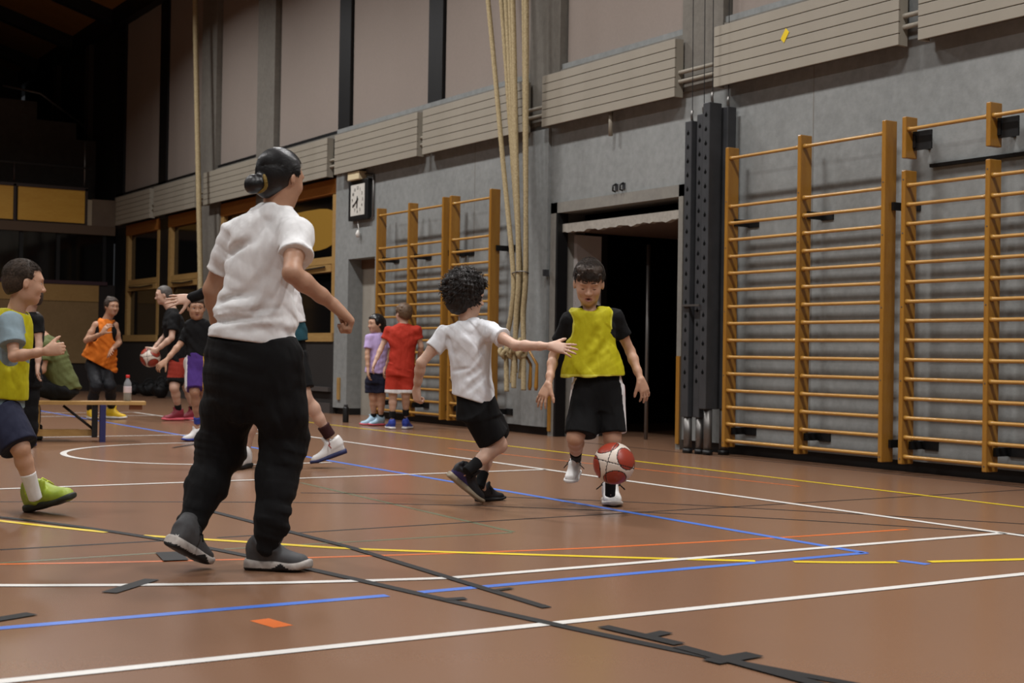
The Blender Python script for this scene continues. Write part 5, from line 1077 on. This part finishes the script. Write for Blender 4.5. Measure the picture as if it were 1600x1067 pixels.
# ------------------------------------------------------------------ basketballs
def basketball(c, r, ax, label):
    me = bpy.data.meshes.new('basketball'); bm = bmesh.new(); bmesh.ops.create_uvsphere(bm, u_segments=160, v_segments=96, radius=r)
    ax = [unit(a) for a in ax]; bm.to_mesh(me); bm.free()
    v = np.empty(len(me.vertices) * 3, f32); me.vertices.foreach_get('co', v); v = v.reshape(-1, 3); q = np.empty(len(me.polygons) * 3, f32); me.polygons.foreach_get('center', q); q = q.reshape(-1, 3)
    def cls(d):
        d = d / np.linalg.norm(d, axis=1)[:, None]; x, y, z = d @ ax[0], d @ ax[1], np.abs(d @ ax[2])
        cap = np.full(len(d), 9.0)
        for a, b in ((1, .25), (-.25, 1), (-1, -.25), (.25, -1)):
            n = unit(V(a, b, .58)); w = np.arccos(np.clip(x * n[0] + y * n[1] + z * n[2], -1, 1)); cap = np.minimum(cap, w - .575)
        gc = np.minimum(np.abs(x * .25 + y), np.abs(x - .25 * y)) / 1.03
        seam = np.minimum(np.abs(cap), gc) < .021; return cap, seam
    cap, seam = cls(v); me.vertices.foreach_set('co', (v * np.where(seam, .985, 1)[:, None]).astype(f32).ravel()); cap, seam = cls(q)
    for m in (mat('ball_leather', (.56, .20, .13), .38, .5, bump=(500, .3, .001)), mat('ball_cream', (.80, .75, .70), .4, .5, bump=(500, .3, .001)), mat('ball_seam', (.10, .075, .07), .6)): me.materials.append(m)
    me.polygons.foreach_set('material_index', np.where(seam, 2, np.where(cap > 0, 1, 0)).astype(np.int32)); me.shade_smooth()
    o = bpy.data.objects.new('basketball', me); COL.objects.link(o); o.location = c; return tag(o, label, 'ball')
vr = unit(ray(960, 724)); rt = unit(np.cross(vr, V(0, 0, 1))); upv = np.cross(rt, vr)
n_ = unit(-vr - rt * .32 - upv * -.08); e1 = unit(rt - n_ * (rt @ n_)); e2 = np.cross(n_, e1)
basketball(at(959.5, 724, 7.62), .112, (e1, e2, n_), 'red and cream basketball bouncing in front of the boy in the yellow bib')
basketball(at(235, 558, 16.80), .119, (unit(rt + upv * .4), unit(upv - rt * .4), unit(-vr)), 'basketball in the hands of the grey-haired man')

# ------------------------------------------------------------------ bench with bottle
bd = 13.1; b1 = at(227, 627, bd); rtb = unit(np.cross(unit(np.array([*ray(100, 545)[:2], 0])), V(0, 0, 1))); awb = np.cross(V(0, 0, 1), rtb)
zt = b1[2]; bl_ = thing('gym_bench', 'long low wooden gym bench the person in olive sits on', 'bench', (b1[0], b1[1], 0)); bw = mat('bench_wood', (.72, .58, .36), .4, .5, noise=[3, 20], col2=(.62, .47, .26), stretch=(1, 1, 6))
def obox(name, m, par, x0, x1, a0, a1, z0, z1):
    vs = [np.array([b1[0], b1[1], 0]) + rtb * x + awb * a + V(0, 0, z) for x in (x0, x1) for a in (a0, a1) for z in (z0, z1)]
    return MB().add(vs, [(0, 1, 3, 2), (4, 6, 7, 5), (0, 4, 5, 1), (2, 3, 7, 6), (0, 2, 6, 4), (1, 5, 7, 3)]).build(name, m, par)
obox('seat_plank', bw, bl_, -2.9, 0, -.12, .12, zt - .03, zt); obox('lower_beam', bw, bl_, -2.5, -.42, -.03, .03, .05, .11); obox('end_block', mat('bench_end', (.50, .30, .16), .5), bl_, -.14, -.03, -.08, .08, zt - .075, zt - .03)
for x in (-.40, -2.45): obox('metal_leg', mat('bench_blue', (.13, .14, .34), .5), bl_, x, x + .05, -.14, .14, .0, zt - .03)
obox('metal_leg', black, bl_, -.47, -.42, -.10, .10, .04, zt - .03); obox('wood_support', mat('bench_ochre', (.56, .42, .18), .5), bl_, -1.02, -.92, -.1, .1, .11, zt - .03)
o0 = np.array([b1[0], b1[1], 0]); MB().tube([o0 + rtb * -.72 - awb * .06 + V(0, 0, zt - .04), o0 + rtb * -.44 - awb * .06 + V(0, 0, .10)], .012, 8).build('diagonal_strut', black, bl_, True)
bp = at(199, 625, bd + .03); t = thing('water_bottle', 'clear plastic water bottle with a red cap standing on the bench', 'bottle', (bp[0], bp[1], zt))
MB().lathe([(.028, .0), (.036, .01), (.036, .15), (.033, .165), (.014, .205), (.013, .215)], (bp[0], bp[1], zt + .001), 20).build('bottle_body', mat('pet', (.62, .64, .66), .12, .6, trans=.45), t, True)
MB().lathe([(.0365, .075), (.0368, .08), (.0368, .13), (.0365, .135)], (bp[0], bp[1], zt), 20).build('bottle_label', mat('pet_label', (.78, .72, .74), .5), t, True); MB().lathe([(.017, .213), (.018, .216), (.018, .238), (.015, .24)], (bp[0], bp[1], zt), 16).build('bottle_cap', mat('cap_red', (.75, .13, .12), .4), t, True)
bp = fl(540, 660); t = thing('drinking_flask', 'slim black drinking flask standing on the floor by the side door', 'bottle', tuple(bp))
MB().lathe([(.035, 0), (.037, .01), (.037, .17), (.030, .19)], bp, 20).build('flask_body', black, t, True); MB().lathe([(.024, .188), (.024, .215), (.020, .22)], bp, 16).build('flask_cap', blackmetal, t, True)
# dark sports bags at the foot of the end wall
bagm = mat('bag_black', (.06, .06, .065), .7, .3, noise=[8], col2=(.04, .04, .045))
for k, (px, py, w, h, l) in enumerate(((232, 619, .42, .30, 'black sports bag slumped by the wall under the ball'), (250, 622, .30, .36, 'black backpack beside the slumped sports bag'), (208, 617, .26, .24, 'small dark bag behind the water bottle'))):
    b0 = fl(px, py); t = thing('sports_bag', l, 'bag', tuple(b0), 'dark bags by the wall'); bpy.context.view_layer.update(); g = Field(.012); A = np.array([rtb, V(0, 0, 1), awb])
    g.ell(b0 + V(0, 0, h * .42), A, V(w / 2, h * .42, .17), .04); g.ell(b0 + rtb * w * .2 + V(0, 0, h * .62), A, V(w * .3, h * .36, .14), .05); g.post = folds(.014, [V(.5, .5, .7), V(.7, -.5, .4)], 26, 40 + k); g.half(b0 + V(0, 0, .004), V(0, 0, -1), .01)
    g.build('bag_body', bagm, t); m = MB().tube([b0 + rtb * (w * .25 * math.cos(q)) - awb * .16 + V(0, 0, h * .6 + h * .45 * math.sin(q)) for q in [math.pi * k_ / 12 for k_ in range(13)]], .012, 6).build('bag_strap', bagm, t, True)
